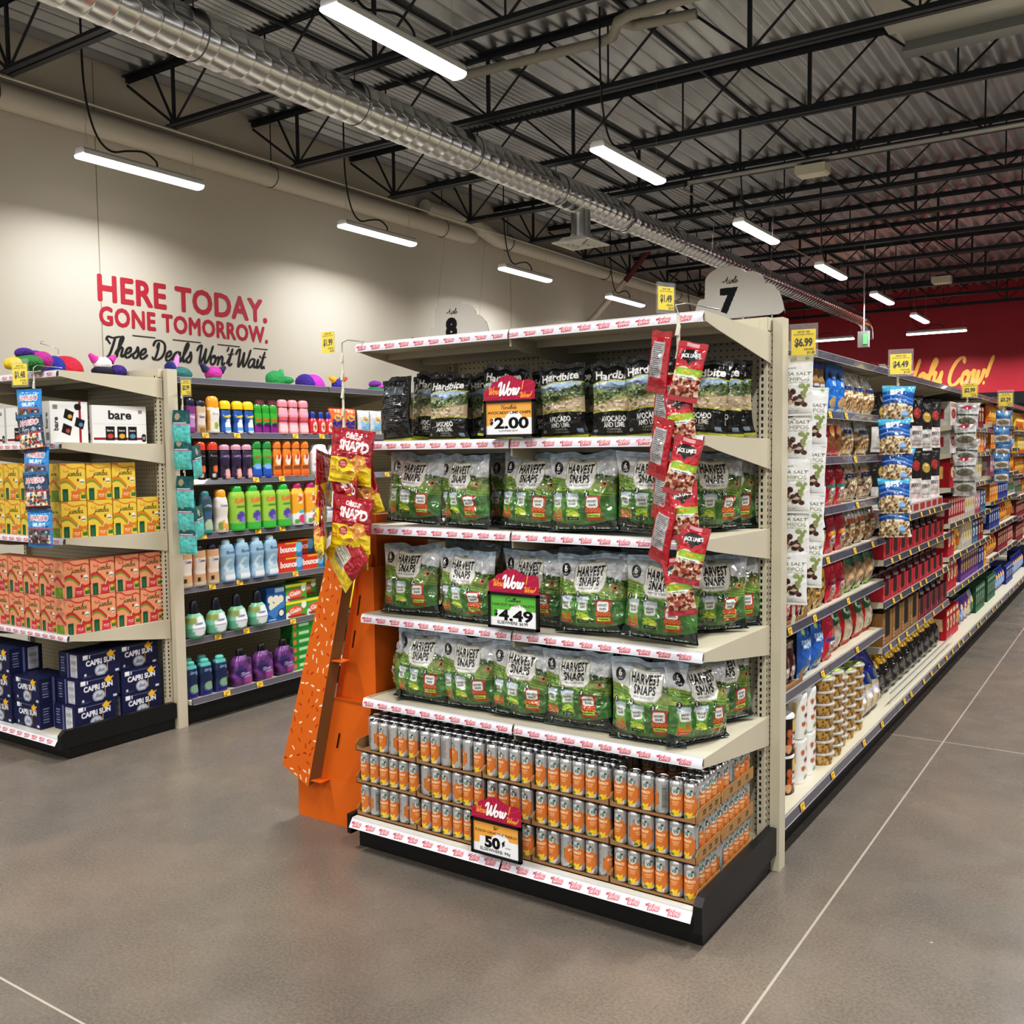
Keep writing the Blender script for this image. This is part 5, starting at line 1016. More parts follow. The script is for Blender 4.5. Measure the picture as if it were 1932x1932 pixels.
# ================================================================== PINATAS
PIN = skin('crepe_paper', .75, bump=.9, bscale=70)
def blob(m, c, r_, col, n=16, nz=10, seed=0):
    pr = [(math.sin(PI * i / nz), -math.cos(PI * i / nz)) for i in range(nz + 1)]; A = 2 * PI * np.arange(n) / n; ns = snoise(nz + 1, n, 6, seed)
    P = np.array([[(c[0] + r_[0] * (q + 1e-4) * math.cos(a) * (1 + .08 * ns[j, i]), c[1] + r_[1] * (q + 1e-4) * math.sin(a) * (1 + .08 * ns[j, i]), max(.002, c[2] + r_[2] * z)) for i, a in enumerate(A)] for j, (q, z) in enumerate(pr)]); m.grid(P, col, cu=True)
def pinata(label, y, parts, x=-2.5, z=2.165, rz=0.):
    t = thing('pinata', label, 'pinata', (x, y, z), rz)
    for nm, L in parts:
        m = MB()
        for i, (c, r_, col) in enumerate(L):
            if nm in ('horn', 'ear', 'beak', 'wing'): m.tube([c, r_], [.028, .012], col, n=8)
            else: blob(m, c, r_, col, seed=i + int(abs(y) * 10))
        m.build(nm, PIN, t, smooth=True)
    return t
pinata('crumpled purple, magenta, green and yellow pinata above the juice endcap', -.06, [('body', [((0, 0, .04), (.10, .085, .05), '2f7a3a'), ((.0, -.08, .03), (.06, .05, .04), 'e0b820'), ((.03, .06, .06), (.06, .06, .05), 'b02a8a')]), ('head', [((0, -.02, .095), (.05, .05, .03), '4a1f8a'), ((0, .04, .10), (.03, .05, .015), '5a2fa0')])], x=-2.4)
t = pinata('red pinata ball with blue stripe and wire hook on the juice endcap', .21, [('red_half', [((0, .04, .03), (.10, .10, .085), 'c81e3a')]), ('blue_stripe', [((0, -.035, .03), (.095, .06, .08), '27309a')])], x=-2.55)
MB().tube([(0, 0, .12), (0, 0, .15), (0, -.05, .165), (0, -.11, .175), (0, -.1, .19), (0, -.08, .185)], .002, n=5).build('wire_hook', WIREM, t)
pinata('white and black cow pinata with pink ears on the juice endcap', .46, [('head', [((0, 0, .08), (.05, .06, .04), 'eeeeee'), ((0, 0, .035), (.055, .07, .035), '23213a')]), ('ear', [((0, -.05, .1), (0, -.085, .13), 'd83aa8')]), ('ear', [((0, .05, .1), (0, .085, .13), 'd83aa8')]), ('body', [((0, .1, .04), (.05, .06, .04), '3a1f7a')])])
pinata('teal pinata with tall pink unicorn horn above the laundry shelves', 1.0, [('body', [((0, 0, .05), (.07, .1, .05), '2a6a6a'), ((0, -.06, .08), (.05, .03, .05), '2a2a7a')]), ('horn', [((0, -.03, .08), (0, .0, .17), 'e88ad0')]), ('ear', [((0, -.08, .04), (0, -.14, .05), 'e09a3a')])])
pinata('magenta bull pinata with dark horns above the laundry shelves', 1.28, [('head', [((0, 0, .07), (.05, .065, .05), 'b8309a'), ((0, 0, .025), (.05, .065, .03), '2a7a4a')]), ('horn', [((0, -.06, .09), (0, -.1, .13), '2a2050')]), ('horn', [((0, .06, .09), (0, .1, .12), '2a2050')])])
pinata('green dinosaur pinata with long snout above the laundry shelves', 1.86, [('body', [((0, -.03, .06), (.06, .08, .065), '1f8a4a')]), ('snout', [((0, .07, .06), (.04, .07, .03), '1f8a4a')]), ('ear', [((0, .02, .1), (0, .03, .135), '2a9a55')])])
pinata('round pinata in magenta and purple above the laundry shelves', 2.16, [('magenta_half', [((0, .04, .04), (.09, .09, .08), 'c030c0')]), ('purple_stripe', [((0, -.04, .04), (.085, .06, .078), '3a1f8a')])])
pinata('small purple pinata with red and yellow ears above the laundry shelves', 2.47, [('head', [((0, 0, .05), (.045, .05, .05), '3a2a9a')]), ('ear', [((0, -.04, .09), (0, -.09, .11), 'e0a82a')]), ('ear', [((0, .04, .09), (0, .1, .11), 'd8502a')])])
pinata('purple, magenta and green pinata at the far end of the laundry shelves', 2.9, [('body', [((0, 0, .03), (.06, .07, .035), '1f7a4a'), ((0, 0, .08), (.05, .06, .03), '7a2aa0'), ((0, .03, .06), (.05, .06, .03), 'c83ac8')])])
# ================================================================== LONG SHELVING BAYS (front faces +X)
TAGC = None
def tag_mesh():
    c = Cv(.052, .033, .003, 'f2bf3c'); c.text('3.99', .027, .019, .009, '2a2418', .022); c.lines(.004, .03, .002, .011, 2, '6a5428'); m = MB(); A = np.linspace(0, .052, c.nx); B = np.linspace(0, .033, c.ny)
    m.grid(np.stack([np.tile(A, (c.ny, 1)), np.full((c.ny, c.nx), 0.), np.tile(B[:, None], (1, c.nx))], -1), c.out()); o = m.build('price_tag', PAPER); return o
TG = tag_mesh(); tg_used = False
def bay(label, xf, y0, L, zs, D=.62, zb=.17, base_out=.08, tags=None, seams=None, top=2.2, seed=0):
    global tg_used
    t = thing('shelving_bay', label, 'shelving', (xf, y0, 0), PI / 2); R = random.Random(seed)
    def rail(par, a, b_, yf, zt):
        m = MB(); m.prism([(yf - .001, zt), (yf - .010, zt - .033), (yf - .008, zt - .037), (yf + .008, zt - .037), (yf + .008, zt)], 'x', a, b_); m.build('price_rail', RAIL, par)
        m = MB(); m.box(a, yf - .003, zt - .002, b_, yf + .004, zt + .002); m.box(a, yf - .0125, zt - .038, b_, yf - .008, zt - .035); m.build('rail_lip', MATS['rail_lip'], par)
    for k, z in enumerate(zs):
        m = MB(); m.box(.002, .008, z - .028, L - .002, D, z - .006); s = m.build('shelf', TAN, t)
        for a, b_ in ((.0, .003), (L - .003, L)): m = MB(); bracket(m, a, b_, D, z); m.build('bracket', TAN, s)
        if seams: 
            for a, b_ in zip([0] + seams, seams + [L]): rail(s, a + .003, b_ - .003, 0, z)
        else: rail(s, .003, L - .003, 0, z)
        if tags and k > 0:
            for q in range(tags + R.randint(-1, 1)):
                x = L * (q + R.uniform(.2, .8)) / tags
                if x > L - .06: continue
                o = TG if not tg_used else TG.copy()
                if tg_used: COL.objects.link(o)
                tg_used = True; o.parent = s; o.location = (x, -.0135, z - .0355); o.rotation_euler = (rad(-12), 0, 0)
    m = MB(); m.box(0, -base_out + .01, zb - .03, L, D, zb - .004); s = m.build('base_deck', TAN, t); rail(s, .003, L - .003, -base_out, zb + .01)
    if tags:
        for q in range(tags):
            x = L * (q + R.uniform(.2, .8)) / tags; o = TG.copy(); COL.objects.link(o); o.parent = s; o.location = (min(x, L - .06), -base_out - .0135, zb - .023); o.rotation_euler = (rad(-12), 0, 0)
    m = MB(); m.box(0, -.02, 0, L, D, zb - .03); m.build('kickplate', BLK, t)
    m = MB(); m.box(0, D, .1, L, D + .012, top - .02); m.build('back_panel', PEG, t)
    m = MB(); m.box(.001, D - .02, .1, .025, D + .03, top); m.build('upright', TAN, t); return t
mat('rail_lip', 'b9b8be', .2, metal=.3)
bay('laundry shelving bay with dark grey price rails beside the juice endcap', -2.22, .75, 2.1, [2.171, 1.831, 1.536, 1.191, .861, .53], tags=6, zb=.16, seams=[1.33], seed=3)
bay('second laundry shelving bay farther down the same run', -2.22, 2.85, 2.1, [2.171, 1.831, 1.536, 1.191, .861, .53], zb=.16)
# ---------------- laundry goods
ROUND = [(.86, 0), (1, .05), (1, .62), (.92, .8), (.6, .95), (.5, 1)]; BOOST = [(.86, 0), (.98, .04), (.9, .45), (1, .75), (.96, 1)]; HOUR = [(.9, 0), (1, .08), (.86, .42), (.98, .7), (.85, .92), (.7, 1)]
DOMEC = lambda h0, h1, a=.95: [(a, h0), (a, h0 + (h1 - h0) * .5), (a * .9, h0 + (h1 - h0) * .78), (a * .6, h0 + (h1 - h0) * .95)]
def lab(W, H, base, *ops):
    c = Cv(W, H, .004, base)
    for o in ops:
        k = o[0]
        if k == 'r': c.rect(o[1] * W, o[2] * H, o[3] * W, o[4] * H, o[5])
        elif k == 'e': c.ell(o[1] * W, o[2] * H, o[3] * W, o[4] * H, o[5])
        elif k == 't': c.text(o[1], o[2] * W, o[3] * H, o[4] * H, o[5], o[6] * W, off=.04, rot=.12 if len(o) > 7 else 0)
        elif k == 'n': c.noise(o[1], 8, 3)
        elif k == 'p': c.poly([(a * W, b * H) for a, b in o[1]], o[2])
    return c
def mkb(nm, W, H, capz, base, ops, prof, capc, cat='bottle', D=None, handle=None, ca=.95): return bottle(nm, cat, W, D or W * .7, H, prof, lab(W, H, base, *ops), DOMEC(H - .003, capz, ca), capc, handle=handle)
B = {}
B['pur'] = mkb('scent_booster_bottle', .075, .17, .22, '8a3f86', [('r', .3, .2, 1, .7, 'b88ac0'), ('t', 'Downy', .6, .6, .1, 'f0e4f0', .5)], BOOST, '27263f')
B['tan'] = mkb('scent_booster_bottle', .075, .17, .21, 'cbb08e', [('r', .1, .3, .9, .75, 'e2d4cc'), ('t', 'Downy', .5, .6, .1, '5a4a6a', .6), ('r', .2, .05, .8, .2, 'a07c50')], BOOST, '2a2a3a')
B['orw'] = mkb('fabric_rinse_bottle', .095, .165, .24, 'e9e2d6', [('t', 'Downy', .55, .75, .08, '7a86a0', .5), ('e', .6, .3, .15, .14, '8aa84a'), ('r', 0, .1, .12, .9, 'd8a04a')], BOOST, 'e79a28')
B['bly'] = mkb('scent_booster_bottle', .085, .16, .215, '2a5aa8', [('e', .6, .25, .3, .35, 'e8ecef'), ('t', 'Snuggle', .5, .72, .12, 'f0d83a', .7, 1), ('r', .3, .1, .9, .25, '6aa0d8')], HOUR, 'f2c51e', ca=.98)
B['grn'] = mkb('scent_booster_bottle', .068, .14, .2, '3fae3a', [('r', 0, 0, 1, .42, '8a2a8a'), ('e', .55, .42, .35, .12, '4a1f6a'), ('t', 'Gain', .5, .68, .16, 'f04a2a', .8, 1)], BOOST, '2f9a34')
B['pnk'] = mkb('scent_booster_bottle', .088, .19, .24, 'ee9fa8', [('r', 0, .42, 1, .62, 'e8646e'), ('r', .1, .44, .9, .5, '8a4a8a'), ('r', .25, .64, .75, .8, 'd8a0c0'), ('r', .1, .05, .9, .35, 'f6c0c4')], HOUR, 'e08a96')
B['red'] = mkb('stain_remover_bottle', .075, .12, .165, 'd0323a', [('e', .55, .45, .3, .3, 'f4e4dc'), ('e', .55, .45, .2, .2, 'e88a2a'), ('t', 'Tide', .55, .45, .14, '23408a', .4)], ROUND, '2440a0', ca=.6)
B['blk'] = mkb('scent_booster_bottle', .088, .19, .245, '1d1c1f', [('e', .65, .35, .22, .12, 'e8703a'), ('t', 'Downy', .5, .8, .06, 'a8a8a8', .6), ('r', .3, .05, .6, .2, 'cfc8c8')], HOUR, 'd6472a')
B['ppk'] = mkb('scent_booster_bottle', .088, .19, .225, '3b2f4f', [('e', .7, .15, .35, .2, 'e8a8a4'), ('t', 'Downy', .5, .78, .08, '9a8ab0', .7), ('r', .3, .35, .6, .45, '1d1a26')], HOUR, 'c890a4')
B['gbl'] = mkb('scent_booster_bottle', .085, .2, .25, '4aa84a', [('r', 0, 0, 1, .35, '2a5ab8'), ('e', .5, .38, .4, .1, '7ab0e8'), ('t', 'Gain', .5, .7, .1, 'c8503a', .6, 1)], HOUR, '2a8a44')
B['org'] = mkb('scent_booster_bottle', .08, .2, .25, 'e8822a', [('e', .55, .6, .32, .2, 'f2e8dc'), ('e', .55, .7, .2, .1, 'c83a3a'), ('r', .1, .25, .9, .38, '8a4a2a'), ('r', .1, .05, .9, .2, 'e8642a')], HOUR, 'e07a2a')
B['tub'] = mkb('detergent_pod_tub', .165, .19, .225, 'e8eaee', [('e', .35, .7, .18, .15, 'f0a83a'), ('t', 'Tide', .35, .7, .12, '2a50a0', .24), ('r', .08, .38, .92, .48, '2a3f8a'), ('t', 'HYGIENIC CLEAN', .5, .43, .05, 'f0f0f0', .7), ('r', .3, .12, .8, .3, 'c9cdd6'), ('e', .78, .7, .12, .12, 'dfe0e2')], [(.75, 0), (.98, .15), (1, .5), (.95, .85), (.8, 1)], 'f2f2f2', 'tub', D=.11, ca=.8)
B['drk'] = mkb('fabric_rinse_bottle', .11, .24, .275, '3d5a68', [('e', .6, .2, .35, .18, 'a8c0a0'), ('t', 'Downy', .55, .75, .07, 'a8bcc8', .55), ('r', .2, .02, .9, .1, '3fa89a'), ('r', .3, .4, .9, .6, '4a6a9a')], HOUR, '3a8a8a', ca=.62)
B['wht'] = mkb('fabric_rinse_bottle', .11, .23, .28, 'e6e0d8', [('t', 'Downy', .6, .75, .07, '5a6a9a', .6), ('e', .3, .18, .2, .12, '7a9a4a'), ('e', .7, .15, .2, .1, 'e8a040'), ('e', .5, .28, .12, .08, 'e8a040')], HOUR, 'efa030', ca=.75)
B['lim'] = mkb('laundry_booster_bottle', .125, .27, .315, '9ac84a', [('r', 0, 0, 1, .2, '44b84a'), ('e', .6, .36, .3, .13, '5a4aa8'), ('e', .75, .28, .18, .08, '8a7ac8'), ('t', 'Gain', .55, .78, .13, 'f0643a', .75, 1), ('r', .3, .6, .9, .64, '4a7a3a')], [(.95, 0), (1, .03), (.97, .9), (.85, 1)], '2fa844', ca=.72)
B['yel'] = mkb('laundry_booster_bottle', .115, .26, .3, 'f2a830', [('p', [(0, 0), (1, 0), (1, .42), (0, .3)], 'e8ecec'), ('e', .7, .16, .28, .13, 'e03a7a'), ('e', .3, .1, .2, .07, '5aa85a'), ('e', .55, .72, .22, .14, 'f6efe0'), ('e', .55, .72, .15, .09, 'd8453a'), ('p', [(.4, .3), (1, .34), (1, .44), (.4, .38)], '4ab0c8')], [(.9, 0), (1, .05), (1, .85), (.7, 1)], 'b02a6a', ca=.7)
B['tn2'] = mkb('scent_booster_bottle', .1, .225, .26, 'd0a680', [('r', .1, .35, .9, .8, 'e4d8d0'), ('t', 'Downy', .55, .72, .08, '3a3a6a', .6), ('e', .3, .2, .1, .06, '2a2220'), ('r', 0, 0, 1, .12, 'c8bfa8')], BOOST, '1f2340', ca=.6)
B['clr'] = mkb('fabric_rinse_bottle', .125, .265, .3, '8fb2cc', [('e', .5, .42, .34, .2, 'c4d8e0'), ('e', .58, .45, .22, .14, '8fb2cc'), ('t', 'Downy', .6, .8, .06, '33506a', .55), ('r', .2, .05, .95, .2, 'dfe8ee'), ('r', 0, 0, 1, .04, '5a8ac8'), ('r', .15, .2, .85, .3, 'b8ccd8')], HOUR, 'a8c4d4', ca=.5)
B['mnt'] = mkb('fabric_softener_bottle', .15, .16, .245, '6fb59a', [('e', .55, .5, .33, .4, 'e4e8ee'), ('t', 'Downy', .55, .62, .12, '3a4a7a', .4), ('r', .3, .4, .8, .45, '9aa0b4'), ('p', [(0, .7), (.1, 1), (.2, .85), (.35, 1), (.4, .8), (.55, .95), (.4, .65), (.15, .6)], '8a9a5a')], [(.6, 0), (.9, .12), (1, .45), (.8, .85), (.5, 1)], '151a2e', ca=.42)
B['nvy'] = mkb('fabric_rinse_bottle', .105, .21, .235, '24365e', [('e', .6, .28, .35, .14, '7fa08a'), ('t', 'Downy', .55, .78, .08, 'a8c0d8', .55), ('r', 0, 0, 1, .14, '2a2a7a'), ('r', .1, .9, .9, 1, '58b0a8')], HOUR, '58b0a8', ca=.6)
B['prj'] = mkb('fabric_softener_jug', .16, .2, .25, '6a3a7a', [('n', .5), ('e', .3, .5, .25, .2, '3a2a6a'), ('e', .7, .2, .3, .15, 'a84a9a'), ('t', 'Downy', .5, .42, .1, 'd8c8e8', .45), ('r', .4, .28, .8, .34, 'a890c0')], [(.8, 0), (1, .1), (1, .55), (.75, .85), (.5, 1)], '120f18', 'jug', handle=(1, .45, .85, .014), ca=.38)
B['yjg'] = mkb('detergent_jug', .17, .23, .265, 'f2dc1e', [('e', .55, .38, .36, .28, 'e8ecf4'), ('e', .58, .36, .3, .24, '3a6ac8'), ('e', .58, .4, .16, .13, 'f0882a'), ('t', 'Tide', .58, .4, .1, '2a50a8', .22), ('p', [(.3, .3), (.4, .65), (.8, .7), (.7, .6), (.45, .5)], 'e8503a')], [(.9, 0), (1, .06), (1, .6), (.8, .9), (.55, 1)], 'f0ecd8', 'jug', handle=(1, .5, .92, .018), ca=.45)
B['cjg'] = mkb('detergent_jug', .17, .23, .26, 'b9b5a6', [('e', .55, .4, .3, .26, 'e4e8e4'), ('e', .5, .5, .16, .12, 'f0b83a'), ('t', 'Tide', .5, .5, .08, '2a50a8', .2), ('r', .4, .2, .8, .3, '6ab04a')], [(.9, 0), (1, .06), (1, .6), (.8, .9), (.55, 1)], 'd8d5c8', 'jug', ca=.45)
lx = -2.22
def pouch_cv(W, H, base, blob_, txt, tc, extra=()):
    c = Cv(W, H, .004, base); c.ell(W * .5, H * .4, W * .36, H * .25, blob_); c.ell(W * .5, H * .62, W * .25, H * .12, 'f2a83a'); c.text(txt, W * .5, H * .62, H * .09, tc, W * .35, off=.04)
    for o in extra: c.rect(o[0] * W, o[1] * H, o[2] * W, o[3] * H, o[4])
    c.noise(.1, 10, 4); return c
op = bag('detergent_pod_pouch', 'pouch', pouch_cv(.15, .2, 'e0632a', '4a3a8a', 'Tide', '2a408a', ((0, 0, 1, .12, '5a3a8a'),)), 'c8562a', seed=8); wp = bag('detergent_pod_pouch', 'pouch', pouch_cv(.14, .19, 'c9cdd2', '8ac0e8', 'Tide', '2a60a8'), 'b8bcc0', FILM and .06, FILM, seed=9)
def rowl(where): return Row(lx, where, 'juice endcap')
r = rowl('second laundry shelf down'); z = 1.826
r.add(B['pur'], .875, z, 'purple scent booster bottle with dark cap').add(B['tan'], .955, z, 'tan scent booster bottle with dark cap').add(B['orw'], 1.05, z, 'white rinse bottle with orange cap').add(B['bly'], [1.15, 1.25, 1.34], z, 'blue and white bottle with yellow cap').add(B['grn'], [1.42, 1.49, 1.56], z, 'small green and purple bottle').add(B['pnk'], [1.645, 1.74, 1.84], z, 'pink hourglass bottle').add(B['red'], [1.935, 2.015, 2.09], z - .002, 'red bottle with blue cap').add(op, [2.2, 2.34], z, 'orange detergent pouch', dep=.05).add(wp, [2.5, 2.64], z, 'pale silver detergent pouch', dep=.05).add(B['pnk'], [1.55, 1.66, 1.77], z, 'pink bottle standing behind the others', dep=.14)
r.done(); r = rowl('third laundry shelf down'); z = 1.531
r.add(B['blk'], [.94, 1.035], z, 'black bottle with red cap').add(B['ppk'], [1.13, 1.225, 1.315], z, 'dark purple bottle with pink cap').add(B['gbl'], [1.4, 1.49], z, 'green bottle with blue foot').add(B['org'], [1.58, 1.67, 1.755, 1.84], z, 'orange scent booster bottle').add(B['tub'], [1.99, 2.17], z, 'white pod tub with navy band', dep=.03); r.done()
r = rowl('fourth laundry shelf down'); z = 1.186
r.add(B['drk'], [.84, .965], z, 'dark teal rinse bottle').add(B['wht'], 1.09, z, 'white rinse bottle with orange cap').add(B['lim'], [1.22, 1.355, 1.49, 1.625], z, 'lime green booster bottle', scale=(.98, .98, .95)).add(B['yel'], [1.755, 1.885], z, 'yellow bottle with magenta cap').add(B['tub'], [2.05, 2.24], z, 'white pod tub with navy band', dep=.03, scale=(1, 1, 1.2)); r.done()
def bx(nm, cat, W, D, H, fb, ops, side=None): c = lab(W, H, fb, *ops); s = lab(D, H, side or fb, ('n', .1)); return carton(nm, cat, W, D, H, c, s, s, c=fb)
bounce = bx('dryer_sheet_box', 'box', .225, .12, .105, 'd8402a', [('r', .3, .86, .8, .97, 'f2b82a'), ('p', [(.7, 0), (1, 0), (1, 1), (.8, .95)], '3a7ac0'), ('e', .86, .6, .14, .34, '7ac0e8'), ('t', 'bounce', .42, .55, .38, 'f6f2f0', .66), ('p', [(.62, 0), (.75, 0), (.8, .35)], '4a9a4a')], 'b8302a')
gain = bx('dryer_sheet_box', 'box', .2, .11, .12, '52a83c', [('r', 0, .84, 1, 1, 'f0e03a'), ('e', .45, .45, .34, .26, 'e8644a'), ('t', 'Gain', .45, .47, .24, 'f8e8e0', .5, 1), ('e', .85, .7, .12, .2, 'f0f0f0'), ('e', .1, .2, .12, .2, 'e0e0e8'), ('r', .1, .08, .9, .2, 'b82a3a')], '4a9a38')
wool = bx('dryer_ball_box', 'box', .165, .09, .24, '2a62a8', [('r', .45, .84, .95, .97, 'b8d0e8'), ('e', .22, .66, .16, .11, 'e4e2c8'), ('e', .5, .66, .16, .11, 'e4e2c8'), ('e', .76, .64, .16, .11, 'e4e2c8'), ('e', .28, .46, .16, .11, 'e4e2c8'), ('e', .56, .5, .16, .11, 'e4e2c8'), ('p', [(.0, .3), (1, .6), (1, .45), (.4, .1)], '4a86c8'), ('e', .78, .24, .17, .12, '101418'), ('e', .78, .24, .13, .09, 'e8e6d8'), ('r', .08, .06, .5, .1, 'a8c0e0')])
grb = bx('fabric_sheet_box', 'box', .21, .12, .055, '2f9a3c', [('r', .3, .35, .75, .7, 'b8e0b8'), ('e', .12, .5, .07, .3, 'e87a3a')], '2a8a36')
r = rowl('fifth laundry shelf down'); z = .856
r.add(B['tn2'], [.80, .905, 1.01], z, 'tan bottle with dark cap', scale=(1, 1, 1)).add(B['clr'], [1.125, 1.25, 1.375, 1.5], z, 'pale blue rinse bottle', scale=(.98, 1, .93)).add(bounce, 1.69, z, 'orange red dryer sheet box', stack=2, dz=.107).add(bounce, 1.91, z, 'orange red dryer sheet box next in', dep=.03).add(bounce, 1.90, z + .107, 'orange red dryer sheet box set back', dep=.12).add(B['cjg'], [2.12, 2.3], z, 'beige translucent detergent jug'); r.done()
r = rowl('sixth laundry shelf down'); z = .525
r.add(B['mnt'], [.86, 1.03, 1.2, 1.375], z, 'mint softener bottle with dark neck').add(wool, 1.545, z, 'blue box picturing cream wool dryer balls').add(gain, 1.735, z, 'green and yellow dryer sheet box', stack=2, dz=.122).add(gain, 1.945, z, 'green and yellow dryer sheet box next in', dep=.03).add(gain, 1.93, z + .122, 'green and yellow dryer sheet box set back', dep=.12).add(B['yjg'], [2.12, 2.31], z, 'bright yellow detergent jug'); r.done()
r = rowl('bottom laundry shelf'); z = .157
r.add(B['nvy'], [.80, .91, 1.03], z, 'navy rinse bottle with teal shoulder', dep=0).add(B['prj'], [1.2, 1.385, 1.58], z, 'purple softener jug with black cap', dep=0).add(grb, 1.775, z, 'green fabric sheet box', stack=6, dz=.057, dep=0).add(grb, 1.99, z, 'green fabric sheet box in second pile', stack=6, dz=.057, dep=0).add(B['nvy'], [.86, .97], z, 'navy rinse bottle standing behind', dep=.1); r.done()
# ================================================================== SNACK RUN (main run, aisle face)
XR = 1.5
TOPB = 'snack shelving bay'
bay(TOPB + ' with nuts and dried fruit, next to the endcap post', XR, .74, 2.07, [2.14, 1.867, 1.648, 1.407, 1.17, .921, .632], tags=4, zb=.17, seams=[.95], seed=1)
bay(TOPB + ' with hanging pouches above and red snack trays below', XR, 2.81, 2.18, [2.14, 1.255, 1.03, .78, .51], tags=8, zb=.17, seed=2)
bay(TOPB + ' with pizza kits, crackers and red boxes', XR, 4.99, 2.2, [2.14, 1.85, 1.635, 1.37, 1.09, .83, .56], tags=7, zb=.17, seed=4)
bay(TOPB + ' fourth along, with orange snacks and blue packs', XR, 7.19, 2.2, [2.14, 1.9, 1.66, 1.4, 1.15, .88, .6], tags=5, zb=.17, seed=5)
bay(TOPB + ' fifth along, at the far end', XR, 9.39, 2.4, [2.14, 1.85, 1.6, 1.35, 1.1, .85, .56], tags=4, zb=.17, seed=6)
NUTC = ['c8a878', 'b08a58', 'dcc49c', '8a6238', 'e4d4b8', 'a07448']
def nutcv(W, H, band='2a3f7a', lb='dcd0a8', cols=NUTC, sil='b4b4b2', frac=.62, seed=1, n=170, r=.008, top=None):
    c = Cv(W, H, .004, sil); c.noise(.35, 9, seed); c.rect(0, 0, W, H * frac, cols[3]); c.speck(0, 0, W, H * frac, cols, n, r, seed)  # mottled silver grey paints the clear film's highlights into the colour
    if band: c.poly([(W * .12, H * .56), (W * .88, H * .56), (W * .88, H * .66), (W * .12, H * .66)], band)
    if lb: c.rect(W * .2, H * .40, W * .8, H * .54, lb); c.text('MIXED NUTS', W * .5, H * .47, H * .035, '4a3a20', W * .5, off=.03)
    if top: c.rect(0, H * .8, W, H, top)
    c.noise(.18, 24, seed + 5); return c
def redbag(W=.15, H=.235, strip='1f8a7a', base='a81e34', seed=2, txt='NUTS', win=True):
    c = Cv(W, H, .004, base); c.rect(0, 0, W, H * .16, 'c4243c')
    if win: c.poly([(W * .15, H * .1), (W * .85, H * .1), (W * .75, H * .42), (W * .5, H * .62), (W * .25, H * .42)], '8a6a5a'); c.speck(W * .25, H * .12, W * .75, H * .36, NUTC, 40, .006, seed); c.ell(W * .5, H * .3, W * .3, H * .09, 'd8ccc8')
    c.rect(W * .08, H * .38, W * .92, H * .45, strip); c.text(txt, W * .5, H * .29, H * .1, '7a5a5a' if win else 'f0e8e0', W * .5, off=.05); c.rect(W * .2, H * .72, W * .8, H * .74, 'c85a6a'); c.noise(.1, 12, seed); return c
def gold(W=.14, H=.23, tx='', lab_='e0b82a', seed=5, base='a8884e'):
    c = Cv(W, H, .004, base); c.noise(.35, 12, seed); c.speck(0, 0, W, H * .6, ['5a4424', 'c8a868', '8a6a38', 'dcc898', '3a2c1a'], 80, .009, seed); 
    if lab_: c.poly([(W * .15, H * .58), (W * .9, H * .68), (W * .9, H * .8), (W * .15, H * .7)], lab_)
    return c
P_ = {}
P_['clear'] = bag('nut_bag', 'snack bag', nutcv(.2, .225), 'a8a49c', .08, FILM, 201, wr=.006, lean=.06)
P_['walnut'] = bag('nut_bag', 'snack bag', nutcv(.27, .225, cols=['8a6a50', '6a4c38', 'a08468', 'c4ac90', '503828'], frac=.8, seed=3), 'a8a49c', .09, FILM, 202, wr=.007, lean=.08)
P_['cran'] = bag('nut_bag', 'snack bag', nutcv(.17, .225, band='b85a2a', cols=['8a6a50', 'a07858', 'c4a078', '6a4a30', 'd8c0a0'], seed=6), 'a8a49c', .07, FILM, 203, wr=.006, lean=.05)
P_['redt'] = bag('nut_bag', 'snack bag', redbag(), '9a1c30', .06, MFILM, 204, lean=.05)
P_['redy'] = bag('nut_bag', 'snack bag', redbag(strip='e0982a', seed=7), '9a1c30', .06, MFILM, 205, lean=.04)
P_['redm'] = bag('nut_bag', 'snack bag', redbag(strip='6a1f4a', base='c02038', seed=9), '9a1c30', .06, MFILM, 206, lean=.08)
P_['redb'] = bag('nut_bag', 'snack bag', redbag(.16, .26, '2a4a9a', 'c42a44', seed=4), '9a1c30', .07, MFILM, 207, lean=.05)
P_['redbr'] = bag('dried_fruit_bag', 'snack bag', pouch_cv(.16, .21, 'b22a38', '7a5230', 'fruit', 'f0e0d0', ((0, .75, 1, 1, 'c8c2be'),)), '9a1c30', .06, MFILM, 208)
P_['grn'] = bag('dried_fruit_bag', 'snack bag', lab(.15, .215, '8a5a44', ('r', 0, 0, 1, .5, '1f5a3c'), ('e', .7, .3, .25, .16, 'e8b050'), ('r', 0, 0, .2, .12, '3a8ad0'), ('e', .5, .58, .2, .08, 'e4dccc'), ('n', .25), ('t', 'CALI', .35, .36, .08, 'f0f0e8', .35)), '4a3a30', .06, MFILM, 209)
P_['oj'] = bag('dried_fruit_bag', 'snack bag', lab(.15, .2, 'e4ddd4', ('r', 0, .7, 1, 1, 'd8d4cc'), ('e', .75, .72, .2, .12, 'c83a3a'), ('r', 0, 0, 1, .3, 'c87a2a'), ('e', .4, .15, .3, .1, 'e8a050'), ('r', 0, .28, .3, .4, '2a5a3a'), ('n', .1)), 'c8c4bc', .06, MFILM, 210)
P_['gold'] = bag('trail_mix_bag', 'snack bag', gold(lab_=None), '8a7040', .06, MFILM, 211)
P_['goldy'] = bag('trail_mix_bag', 'snack bag', gold(.15, .24, seed=8), '8a7040', .06, MFILM, 212)
P_['pist'] = bag('pistachio_bag', 'snack bag', lab(.17, .235, 'a88a68', ('r', 0, .78, 1, 1, '2f5a48'), ('e', .5, .72, .45, .12, '3a6a52'), ('r', 0, 0, .6, .16, '6a9a38'), ('n', .5)), '5a6a48', .08, FILM, 213)
